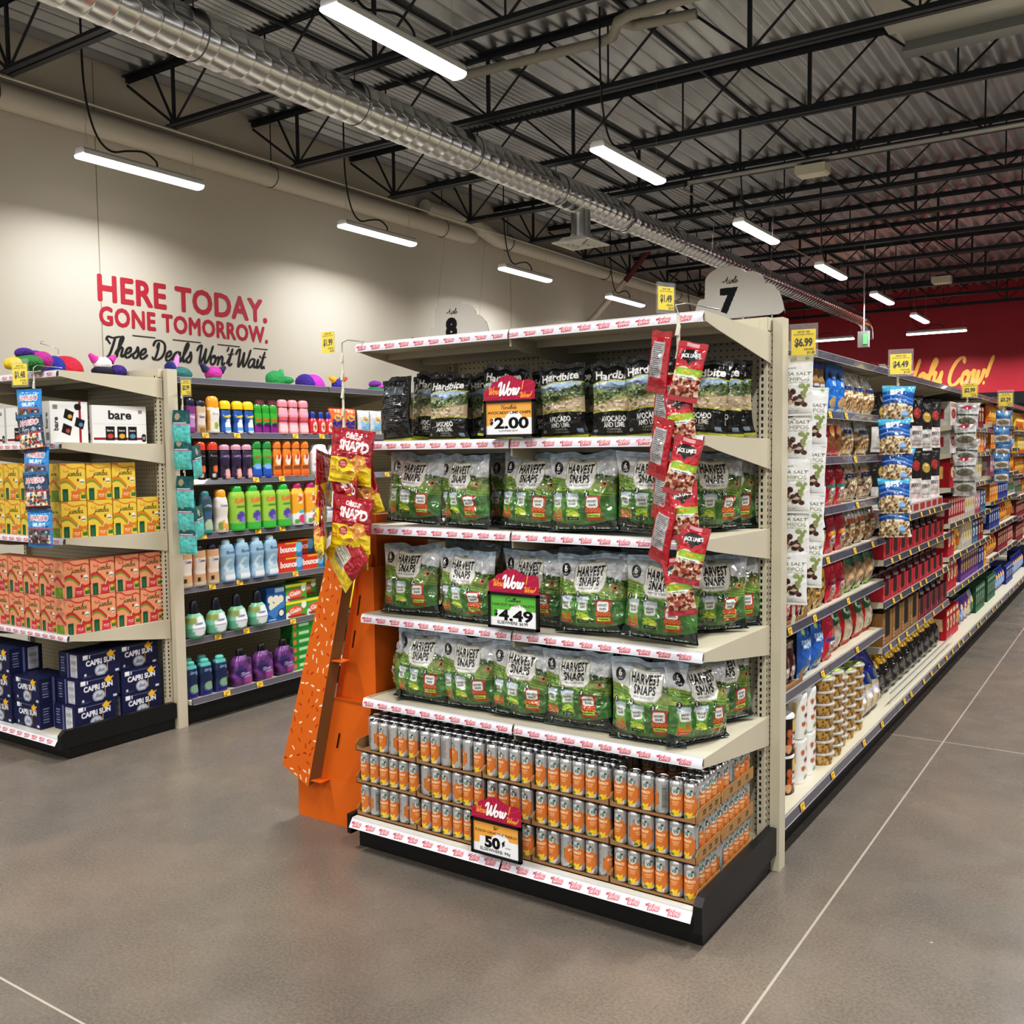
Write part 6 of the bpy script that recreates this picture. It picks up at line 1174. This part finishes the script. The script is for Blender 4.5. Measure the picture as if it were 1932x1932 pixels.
P_['blue'] = bag('nut_bag', 'snack bag', lab(.16, .24, '2a74c8', ('t', 'NUTS', .6, .6, .1, 'e4ecf4', .5), ('e', .5, .22, .35, .12, 'c8a47a'), ('e', .3, .75, .2, .08, '16284a'), ('r', .2, .05, .8, .1, '8ab8e8')), '2a5a9a', .05, MFILM, 214)
P_['siren'] = bag('coffee_bag', 'snack bag', lab(.17, .25, '2268c4', ('t', 'SIENNA', .55, .62, .14, 'c8dcf4', .8), ('e', .4, .14, .3, .08, '7a8a6a'), ('e', .3, .85, .12, .06, 'b8d878'), ('r', .45, .3, .7, .4, 'a8c4e8'), ('n', .12)), '1f4a9a', .07, FILM, 215, wr=.006)
P_['bigr'] = bag('seed_bag', 'snack bag', lab(.2, .27, 'c4222c', ('p', [(.06, 1), (.94, 1), (.86, .5), (.94, .1), (.06, .1), (.14, .5)], 'cdbfa8'), ('r', .1, .52, .9, .8, '2f6a44'), ('r', .1, .8, .9, 1, 'd4d4d0'), ('e', .3, .7, .1, .06, 'e8e8e0'), ('n', .3), ('t', 'SEEDS', .55, .62, .05, 'e8f0e4', .5)), 'b8222c', .08, MFILM, 216, lean=.14)
P_['sred'] = bag('bar_pouch', 'snack bag', lab(.07, .17, 'a8202c', ('r', .2, .2, .8, .5, 'e8dcd4'), ('e', .6, .12, .25, .07, '7ab0e0'), ('r', 0, .85, 1, 1, 'c8b08a'), ('n', .3), ('t', 'BAR', .5, .35, .1, '8a1c28', .5)), '8a1c28', .04, FILM, 217)
P_['smar'] = bag('bar_pouch', 'snack bag', lab(.07, .19, '4a1620', ('r', .2, .2, .8, .45, 'd8ccc8'), ('e', .6, .12, .22, .06, '7ab0e0'), ('e', .5, .65, .2, .08, 'a86a4a'), ('r', 0, .85, 1, 1, 'a8907a'), ('n', .3)), '3a1018', .04, FILM, 218)
P_['navy'] = bag('seed_bag', 'snack bag', lab(.16, .33, '1f2f86', ('r', .05, .05, .95, .55, 'c4b498'), ('e', .5, .62, .22, .1, '6a7a70'), ('e', .35, .4, .22, .08, 'c8c4e8'), ('n', .4), ('r', 0, 0, 1, .05, '1a2460')), '1f2f86', .08, MFILM, 219, lean=.2)
P_['jarb'] = bottle('nut_jar', 'jar', .085, .085, .2, [(1, 0), (1, .72), (.8, .82), (.8, 1)], lab(.085, .2, '22427e', ('r', 0, 0, 1, .18, 'c89a5a'), ('r', 0, .6, 1, 1, '8a6c42'), ('r', .1, .58, .9, .64, 'e4dcd0'), ('e', .4, .5, .12, .05, 'e07a3a'), ('r', .2, .28, .8, .38, 'b8cce8'), ('n', .2)), [(.82, .2), (.82, .232), (.7, .236)], '3c4a9a')
def tall_can(name, cat, W, H, base, ops, lid, lidh=.014): return bottle(name, cat, W, W, H, [(1, 0), (1, 1)], lab(W, H, base, *ops), [(1.02, H - .002), (1.03, H + lidh * .7), (.98, H + lidh), (.9, H + lidh + .001)], lid, wrap=True)
P_['bar'] = tall_can('snack_can', 'can', .115, .16, '17161a', [('e', .25, .6, .16, .12, 'c8683a'), ('e', .3, .38, .18, .12, 'b8562c'), ('e', .2, .18, .2, .13, 'd8a078'), ('e', .62, .2, .14, .1, 'c8683a'), ('e', .72, .14, .14, .09, 'd8a078'), ('r', .45, .62, .72, .95, 'd8b84a'), ('t', 'BAR', .6, .48, .13, 'f0f0f0', .34), ('t', 'MIX', .6, .34, .12, 'f0f0f0', .3)], 'eceef0')
P_['whc'] = tall_can('snack_can', 'can', .12, .19, 'e8e6e2', [('e', .3, .75, .12, .07, 'b86a3a'), ('e', .5, .55, .12, .06, '7a1c28'), ('e', .35, .35, .13, .06, 'b86a3a'), ('e', .6, .8, .1, .05, 'a85a30'), ('e', .65, .3, .12, .06, 'c88a5a'), ('e', .5, .12, .14, .06, '7a9a6a'), ('r', .8, .5, 1, .9, 'd8b86a')], 'eef0f0')
TUBM = mat('clear_tub_lid', 'e4e4e0', .1, alpha=.45)
def tub():
    t = thing('nut_tub', 'x', 'tub'); R_ = .068; H = .052; n = 30; c = nutcv(2 * PI * R_, H, None, None, ['8a6228', 'a87c34', '6a4a20', 'c49c50', '503818'], frac=1.1, n=240, r=.007, seed=9); A = 2 * PI * np.arange(c.nx) / c.nx
    zz = np.linspace(0, H, c.ny); m = MB(); P = np.array([[(R_ * (.88 + .12 * z / H) * math.cos(a), R_ * (.88 + .12 * z / H) * math.sin(a), z) for a in A] for z in zz]); m.grid(P, c.out(), cu=True); m.lathe([(R_ * .98, H, 'a07838'), (.001, H + .001, 'a07838')], 24); m.build('tub_body', FILM, t, smooth=True, auto=50)
    m = MB(); m.lathe([(R_ * .99, H - .004), (R_ * 1.06, H - .004), (R_ * 1.06, H + .002), (R_ * .99, H + .006), (.001, H + .007)], 28); o = m.build('clear_lid', TUBM, t, smooth=True, auto=40)
    m = MB(); m.prism([(-.03, -.045), (.03, -.045), (.034, 0), (.03, .045), (-.03, .045), (-.034, 0)], 'z', H + .0075, H + .0082, 'b4d84a'); m.box(-.02, -.03, H + .0083, .02, -.01, H + .0086, '5a7a2a'); m.build('lime_label', PAPER, o); return proto_done(t)
P_['tub'] = tub()
def nb(where): return Row(XR, where, 'endcap post')
r = nb('upper nut shelf'); z = 1.862
r.add(P_['jarb'], [1.15, 1.245, 1.34, 1.435, 1.53, 1.625], z, 'nut jar with navy label and blue cap', dep=.06).add(P_['blue'], [1.80, 1.95], z, 'bright blue nut bag', dep=.04).add(P_['clear'], [2.15, 2.36, 2.6], z, 'clear nut bag with navy band', dep=.06); r.done()
r = nb('second nut shelf'); z = 1.643
r.add(P_['redbr'], [1.42, 1.60, 1.8], z, 'red and brown dried fruit bag', dep=.05).add(P_['redbr'], 1.96, z, 'red pouch leaning by the clear bags', dep=.06).add(P_['clear'], [2.2, 2.52], z, 'large clear nut bag', dep=.07, scale=(1.2, 1, .95)); r.done()
r = nb('third nut shelf'); z = 1.402
r.add(P_['grn'], [1.27, 1.43], z, 'green and brown fruit bag', dep=.05).add(P_['redt'], [1.66, 1.83, 2.0], z, 'red nut bag with teal strip', dep=.05).add(P_['walnut'], [2.25, 2.58], z, 'clear walnut bag with navy band', dep=.07); r.done()
r = nb('fourth nut shelf'); z = 1.165
r.add(P_['oj'], [1.2, 1.35], z, 'white bag with orange nuts', dep=.05).add(P_['gold'], [1.5, 1.66], z, 'gold trail mix bag', dep=.05).add(P_['redy'], [1.84, 2.03], z, 'red nut bag with amber strip', dep=.05).add(P_['cran'], [2.24, 2.45, 2.68], z, 'clear nut bag with orange emblem', dep=.06); r.done()
r = nb('fifth nut shelf'); z = .916
r.add(P_['sred'], [1.0, 1.08, 1.16, 1.24, 1.32], z, 'small red bar pouch', dep=.05).add(P_['goldy'], [1.48, 1.66], z, 'gold trail mix bag with yellow flash', dep=.05).add(P_['redm'], [1.86, 2.03], z, 'red nut bag with maroon strip', dep=.05).add(P_['pist'], [2.23, 2.43, 2.64], z, 'green topped pistachio bag', dep=.06); r.done()
r = nb('sixth nut shelf'); z = .627
r.add(P_['smar'], [1.0, 1.08, 1.16, 1.24], z, 'small maroon bar pouch', dep=.05).add(P_['siren'], [1.42, 1.62], z, 'bright blue coffee style bag', dep=.05).add(P_['redb'], 1.83, z, 'red nut bag with blue strip', dep=.05).add(P_['bigr'], [2.05, 2.28, 2.52, 2.72], z, 'red bag with green label and seed window', dep=.08); r.done()
r = nb('bottom nut shelf'); z = .167
r.add(P_['bar'], [.85, .985, 1.12], z, 'black snack mix can with white lid', dep=.05, stack=2, dz=.177).add(P_['whc'], [1.29, 1.43], z, 'white snack can with white lid', dep=.05, stack=2, dz=.206, scale=(1, 1, 1)).add(P_['whc'], [1.36], z, 'white snack can set farther back', dep=.2, stack=2, dz=.206)
r.add(P_['tub'], [1.61, 1.77], z, 'brown nut tub, lime label', dep=.02, stack=7, dz=.0605).add(P_['tub'], [1.93, 2.09, 2.26], z, 'golden nut tub, lime label', dep=.04, stack=6, dz=.0605).add(P_['navy'], [2.45, 2.6, 2.74], z, 'tall navy bag with seed window', dep=.03); r.done()
for i, (y, z_, w_) in enumerate(((1.12, .916, .5), (1.1, .627, .42), (1.36, 1.862, .62))):
    t = thing('cardboard_tray', f'brown cardboard tray under the {["small red bar pouches", "small maroon bar pouches", "navy label nut jars"][i]}', 'tray', (XR - .015, y - w_ / 2, z_ - .001), PI / 2)
    m = MB(); m.box(0, .0, 0, w_, .12, .003); m.prism([(0, 0), (w_, 0), (w_, .05), (w_ - .03, .05), (w_ - .05, .02), (.05, .02), (.03, .05), (0, .05)], 'y', -.003, 0); m.build('tray_floor', CARD, t); MB().box(-.003, 0, 0, 0, .12, .06).build('tray_side', CARD, t)
# coupon frame clipped on a rail, blank where the code was
t = thing('coupon_frame', 'black framed $5 OFF coupon card clipped tilted on the nut shelf rail', 'sign', (1.545, 1.33, 1.31), rot=(0, rad(0), rad(62)))
c = Cv(.085, .125, .0015, 'e4e6ea'); c.text('GET', .042, .113, .008, 'c83a5a', .02); c.text('$5 OFF', .042, .098, .016, 'b0283c', .066, off=.04); c.rect(.012, .085, .073, .087, 'a8a8b0'); c.rect(.012, .016, .074, .024, 'a8283c')
m = MB(); A = np.linspace(-.0425, .0425, c.nx); B_ = np.linspace(.012, .137, c.ny); m.grid(np.stack([np.tile(A, (c.ny, 1)) + 0 * B_[:, None], np.full((c.ny, c.nx), -.0062), np.tile(B_[:, None], (1, c.nx))], -1), c.out()); o = m.build('coupon_card', PAPER, t); o.rotation_euler = (0, rad(-14), 0)
m = MB(); m.box(-.052, -.006, 0, .052, .006, .15); o = m.build('frame', MATS['black_frame'], t); o.rotation_euler = (0, rad(-14), 0)
# ---------------------------------------------------------------- bay two
def q(W, H, top, bot, mark): return lab(W, H, bot, ('r', 0, .42, 1, 1, top), ('e', .5, .66, .25, .1, mark), ('t', 'JERKY', .5, .3, .07, '6a6a6a', .6), ('r', .2, .12, .8, .16, 'b8b4ae'), ('n', .1))
ph = bag('hanging_jerky_pouch', 'snack pouch', q(.2, .36, '2f2c2c', 'd9d6d2', 'b89a4a'), 'c8c4c0', .05, MFILM, 231, lean=0); ph2 = bag('hanging_jerky_pouch', 'snack pouch', q(.2, .36, '2a2829', 'e0d4d4', 'a83a3a'), 'c8c4c0', .05, MFILM, 232)
r = Row(XR, 'peg rows', 'the nut bay')
for rw, z in (('upper', 1.66), ('lower', 1.3)):
    for i, y in enumerate((3.05, 3.35, 3.68, 4.02, 4.36, 4.68)): dup((ph, ph2)[i % 2], (XR - .08, y, z + .02 * (i % 2)), 0, f'black topped white jerky pouch on the {rw} peg row, {ORD[i + 1]} from the nut bay', 'jerky pouches hung on pegs', rot=(0, 0, PI / 2 - rad(22)))
def traycv(W, H, base, dk):
    c = Cv(W, H, .005, base); c.rr(W * .5, H * .62, W * .5, H * .75, .02, dk)
    for k in range(3): c.rect(W * .05, H * (.12 + .1 * k), W * .2, H * (.15 + .1 * k), 'e8b8b8')
    return c
def snack_tray(base, dk, W=.2, H=.115, pouch='2a2026', mark='c8c8cc', pm='c03040'):
    t = thing('display_tray', 'x', 'tray'); cv = traycv(W, H, base, dk); m = MB(); m.box(-W / 2, 0, 0, W / 2, .28, H, base, fr=cv, faces='frlbd'); m.build('tray_box', BOARD, t)
    for k in range(2):
        c = lab(W * .8, min(H * 1.1, .15), pouch, ('r', .1, .5, .9, .7, mark), ('e', .5, .3, .3, .2, pm), ('n', .3)); o = bag('pouch', 'x', c, pouch, .03, FILM, 240 + k); o.parent = t; o.location = (.01 * k, .05 + .09 * k, H * .28 + .01 * k)
        for kk in ('label', 'category'): del o[kk]
        o.name = 'pouch'
    return proto_done(t)
T1 = snack_tray('b3202f', '3a2018'); T2 = snack_tray('c02838', '2a1a18', pouch='4a1a20', mark='b8c8c8', pm='8ab04a'); T3 = snack_tray('96703f', '17120f', W=.24, H=.2, pouch='201c1c', mark='4a4a4a', pm='8a2a2a'); T4 = snack_tray('8a2632', '1c1618', pouch='1f1e22', mark='d4d4d8', pm='c8c8c8')
flat = bx('flat_snack_box', 'box', .2, .3, .07, 'c4b8b4', [('r', .1, .2, .9, .8, 'a83a3a')], 'b8a8a8')
def rb(where): return Row(XR, where, 'the nut bay')
r = rb('first jerky shelf down'); r.add(flat, [2.95 + .215 * i for i in range(9)], 1.25, 'flat white and red snack box', dep=.02); r.done()
r = rb('second jerky shelf down'); r.add(T1, [2.95 + .215 * i for i in range(9)], 1.025, 'red snack tray holding dark pouches', dep=.01); r.done()
r = rb('third jerky shelf down'); r.add(T2, [2.95 + .215 * i for i in range(9)], .775, 'red snack tray holding mixed pouches', dep=.01); r.done()
r = rb('fourth jerky shelf down'); r.add(T3, [2.98 + .26 * i for i in range(4)], .505, 'brown cardboard tray with dark openings', dep=.01).add(T4, [4.0 + .215 * i for i in range(5)], .505, 'maroon tray holding black pouches', dep=.01, scale=(1, 1, 1.3)); r.done()
yb_ = bag('snack_bag', 'snack bag', lab(.19, .27, '2c2b2d', ('r', 0, .68, 1, 1, 'eab820'), ('t', 'CHIPS', .5, .84, .1, '7a4a10', .7), ('e', .5, .4, .3, .15, '55524e'), ('n', .35)), '2a2a2a', .07, FILM, 251, lean=.25, wr=.008)
r = rb('bottom jerky shelf'); r.add(yb_, [2.98 + .2 * i for i in range(10)], .167, 'yellow topped clear snack bag', dep=.06); r.done()
t = thing('shelf_fence', 'clear plastic fence along the bottom jerky shelf front', 'fence', (XR, 2.85, .167), PI / 2); MB().box(0, -.04, 0, 2.1, -.036, .07).build('fence_panel', CLEARP, t); MB().box(0, -.042, .068, 2.1, -.034, .074).build('fence_lip', MATS['rail_lip'], t)
# ---------------------------------------------------------------- bays three to five: boxed goods
def gbx(W, H, D, base, b2, b3, t=None, nm='snack_box', dark='3a2a20'):
    c = lab(W, H, base, ('r', 0, .0, 1, .22, b2), ('e', .5, .52, .32, .2, b3), ('e', .42, .5, .14, .1, dark), ('r', .12, .8, .88, .93, b3), *([('t', t, .5, .865, .08, base, .6)] if t else []), ('n', .08)); return carton(nm, 'box', W, D, H, c, lab(D, H, base, ('r', .15, .3, .85, .7, b3), ('n', .1)), c=base)
X_ = {'pizza': gbx(.3, .19, .3, 'c8c4be', 'd8d4d0', 'a82a30', 'PIZZA', dark='7a7068'), 'gpz': gbx(.2, .19, .2, '2a5a44', 'dfe4e0', 'c83a2a', 'KIT', dark='e8a050'), 'lpz': gbx(.24, .19, .25, '7aa83a', 'c8d8b0', 'c4283a', dark='f0e4dc'),
      'redc': gbx(.36, .24, .3, 'b0141f', 'c0242c', 'e8b870', 'CRACKERS', dark='f0d4b0'), 'rs': gbx(.13, .24, .2, 'b8182a', 'c83040', 'e4cfa0'), 'rs2': gbx(.1, .2, .2, 'a82030', 'c8b8a8', 'd8c8b4', dark='c03040'),
      'wht': gbx(.12, .22, .2, 'c9c4bc', 'b8b0a0', 'd8b84a', dark='8a7a6a'), 'blu': gbx(.15, .2, .2, '3a5a7a', '5a7a9a', 'c8dcec'), 'pur': gbx(.11, .22, .2, '5a2a7a', '7a4a9a', 'c8a84a'), 'org': gbx(.14, .2, .2, 'd8781f', 'e8982a', 'f4d8a0', dark='b84a2a'),
      'yel': gbx(.14, .2, .2, 'e0b020', 'c8502a', 'f4e8c0', dark='a86a2a'), 'grn': gbx(.1, .24, .24, '1f5238', '2f6a48', '8aa890'), 'mar': gbx(.13, .2, .2, '7a1c2a', '9a2c3a', 'd8b090'), 'nav': gbx(.13, .2, .2, '232f7a', '3a4a9a', 'b8c4e8'), 'pnk': gbx(.13, .2, .2, 'c88a94', 'a8405a', 'e8d4d4')}
sbag = {k: bag('snack_bag', 'snack bag', pouch_cv(.17, .23, b, e, 'snack', 'f4ecd8'), b, .08, MFILM, 260 + i) for i, (k, b, e) in enumerate((('yb', 'dcae1e', 'c8701f'), ('pb', '6a4a9a', 'd8ccb0'), ('bb', '2a4ab0', '9ab8e8'), ('ob', 'd8701f', 'e8b04a'), ('rb', 'b02a2a', 'e0a040'), ('sb', 'a8a8b0', '5a7a5a')))}
NM = {'pizza': 'white pizza kit box', 'gpz': 'dark green pizza kit box', 'lpz': 'lime green pizza kit box', 'redc': 'large red cracker box', 'rs': 'red cracker box', 'rs2': 'slim red box', 'wht': 'pale cracker box', 'blu': 'slate blue box', 'pur': 'purple box', 'org': 'orange snack box', 'yel': 'yellow snack box', 'grn': 'dark green box', 'mar': 'maroon box', 'nav': 'navy box', 'pnk': 'pink box', 'yb': 'yellow snack bag', 'pb': 'purple snack bag', 'bb': 'blue snack bag', 'ob': 'orange snack bag', 'rb': 'red snack bag', 'sb': 'silver snack bag'}
def fill(y0, bayn, table):
    zs = {}
    for sh, (z, seq) in enumerate(table):
        r = Row(XR, f'{bayn} bay, {["uppermost", "second", "third", "fourth", "fifth", "sixth", "bottom"][sh]} shelf', 'the nut end'); y = y0 + .03
        for k, n in seq:
            p = X_.get(k) or sbag[k]; w_ = {'pizza': .31, 'gpz': .21, 'lpz': .25, 'redc': .37, 'rs': .14, 'rs2': .11, 'wht': .13, 'blu': .16, 'pur': .12, 'grn': .11}.get(k, .15 if k in X_ else .165)
            ys = [y + w_ * (i + .5) for i in range(n)]; y += w_ * n + .02; r.add(p, ys, z - .005, NM[k], dep=.02 if k in X_ else .07)
        r.done()
fill(5.0, 'third', [(1.85, [('pizza', 1), ('gpz', 3), ('pnk', 2), ('mar', 3)]), (1.635, [('pizza', 1), ('lpz', 1), ('sb', 2), ('rb', 2), ('org', 3), ('pnk', 1)]), (1.37, [('redc', 1), ('rs', 4), ('nav', 2), ('wht', 3)]), (1.09, [('rs2', 7), ('wht', 4), ('pnk', 2), ('blu', 2)]), (.83, [('rs', 2), ('rb', 1), ('yb', 1), ('wht', 4), ('blu', 2), ('mar', 2)]), (.56, [('rs', 3), ('yb', 1), ('pur', 8), ('nav', 2), ('org', 1)]), (.17, [('rs', 4), ('rb', 1), ('bb', 1), ('pb', 2), ('sb', 1), ('grn', 5)])])
fill(7.22, 'fourth', [(1.9, [('ob', 3), ('yel', 4), ('yb', 2), ('rb', 2), ('sb', 1)]), (1.66, [('org', 8), ('pnk', 3), ('bb', 2)]), (1.4, [('pnk', 4), ('sb', 3), ('ob', 3), ('rb', 2)]), (1.15, [('org', 4), ('nav', 5), ('sb', 4)]), (.88, [('nav', 5), ('rb', 4), ('yb', 3)]), (.6, [('rb', 4), ('mar', 5), ('rs2', 4)]), (.17, [('grn', 5), ('bb', 5), ('nav', 4)])])
fill(9.42, 'fifth', [(1.85, [('yb', 4), ('ob', 5), ('org', 4)]), (1.6, [('yel', 6), ('yb', 5), ('ob', 2)]), (1.35, [('ob', 5), ('org', 6)]), (1.1, [('sb', 4), ('rb', 5), ('yb', 2)]), (.85, [('mar', 6), ('rb', 4), ('rs2', 4)]), (.56, [('mar', 5), ('rb', 5), ('bb', 2)]), (.17, [('bb', 6), ('nav', 6)])])
# ---------------------------------------------------------------- hanging strips along the aisle
def strip_set(name, desc, x, y, ztops, W, H, cv, rz, price, back, T=.03, gname='', seed=1, flagz=2.07, fw=.11):
    p = bag(name, 'snack pouch', cv, back, T, FILM, seed, wr=.003)
    strip(f'clip strip holding {desc} packs in the snack aisle', (x, y + .02, 2.08), min(ztops) - 2.05, [(-.1, .02, .07), (-.04, .0, .06), (0, 0, .04), (0, 0, 0)], rz)
    for i, zt in enumerate(ztops): dup(p, (x, y - .015 * (i % 2), zt - H), 0, f'{desc} pack, {(ORD[i + 1] + " from the top") if i else "topmost"} on its aisle strip', f'{desc} packs', rot=(rad(-3), rad(random.Random(i).uniform(-4, 4)), rz))
    flag(f'yellow ${price} price card above the {desc} strip', (x + .02, y - .01, flagz), price, rz, w=fw, ph=fw * 1.15)
def trail():
    W, H = .175, .2; c = nutcv(W, H, None, None, ['b08a58', 'd8c49c', '8a6a40', 'e4d8bc', '6a4c2a'], frac=.5, seed=12, n=220, r=.007); c.above(lambda x: .085 + .02 * np.sin(x * 18), '1f4fa0'); c.m(abs(c.Y - (.13 + .02 * np.sin(c.X * 18 + .5))) < .006, '3f86d0'); c.m(abs(c.Y - (.105 + .02 * np.sin(c.X * 18 + .2))) < .003, '7ab4e8'); c.above(lambda x: .16 + .01 * np.sin(x * 18), '4aa8cc'); c.text('BFY', .085, .165, .025, 'f0f4f4', .08, off=.06, rot=.1); c.ell(.13, .045, .018, .02, '8ab4e8'); return c
strip_set('hanging_trail_mix', 'blue trail mix', 1.60, 2.62, [2.03, 1.85, 1.69, 1.52, 1.385], .175, .2, trail(), rad(12), '4.49', '2a6a9a', .04, seed=301, flagz=2.08, fw=.13)
g = lab(.17, .2, 'bcbab8', ('p', [(.2, .8), (.5, .9), (.8, .8), (.5, .7)], 'a83a4a'), ('e', .5, .3, .38, .14, '6a6450'), ('r', .05, .5, .95, .56, '3f5a48'), ('n', .25))
strip_set('hanging_silver_pouch', 'silver jerky', 1.60, 5.0, [2.02, 1.88, 1.75, 1.63, 1.51], .17, .2, g, rad(8), '2.99', 'a8a8a8', .04, seed=302, flagz=2.05, fw=.12)
g = lab(.14, .16, '3a7ab8', ('r', .05, .1, .95, .5, 'd8d0c4'), ('e', .5, .3, .38, .14, '8a7a60'), ('r', .1, .7, .9, .9, '6aa8d8'), ('n', .15))
strip_set('hanging_blue_pouch', 'pale blue snack', 1.60, 7.1, [2.02, 1.87, 1.74, 1.62, 1.5], .14, .16, g, rad(8), '3.29', '3a6a9a', .03, seed=303, flagz=2.05, fw=.14)
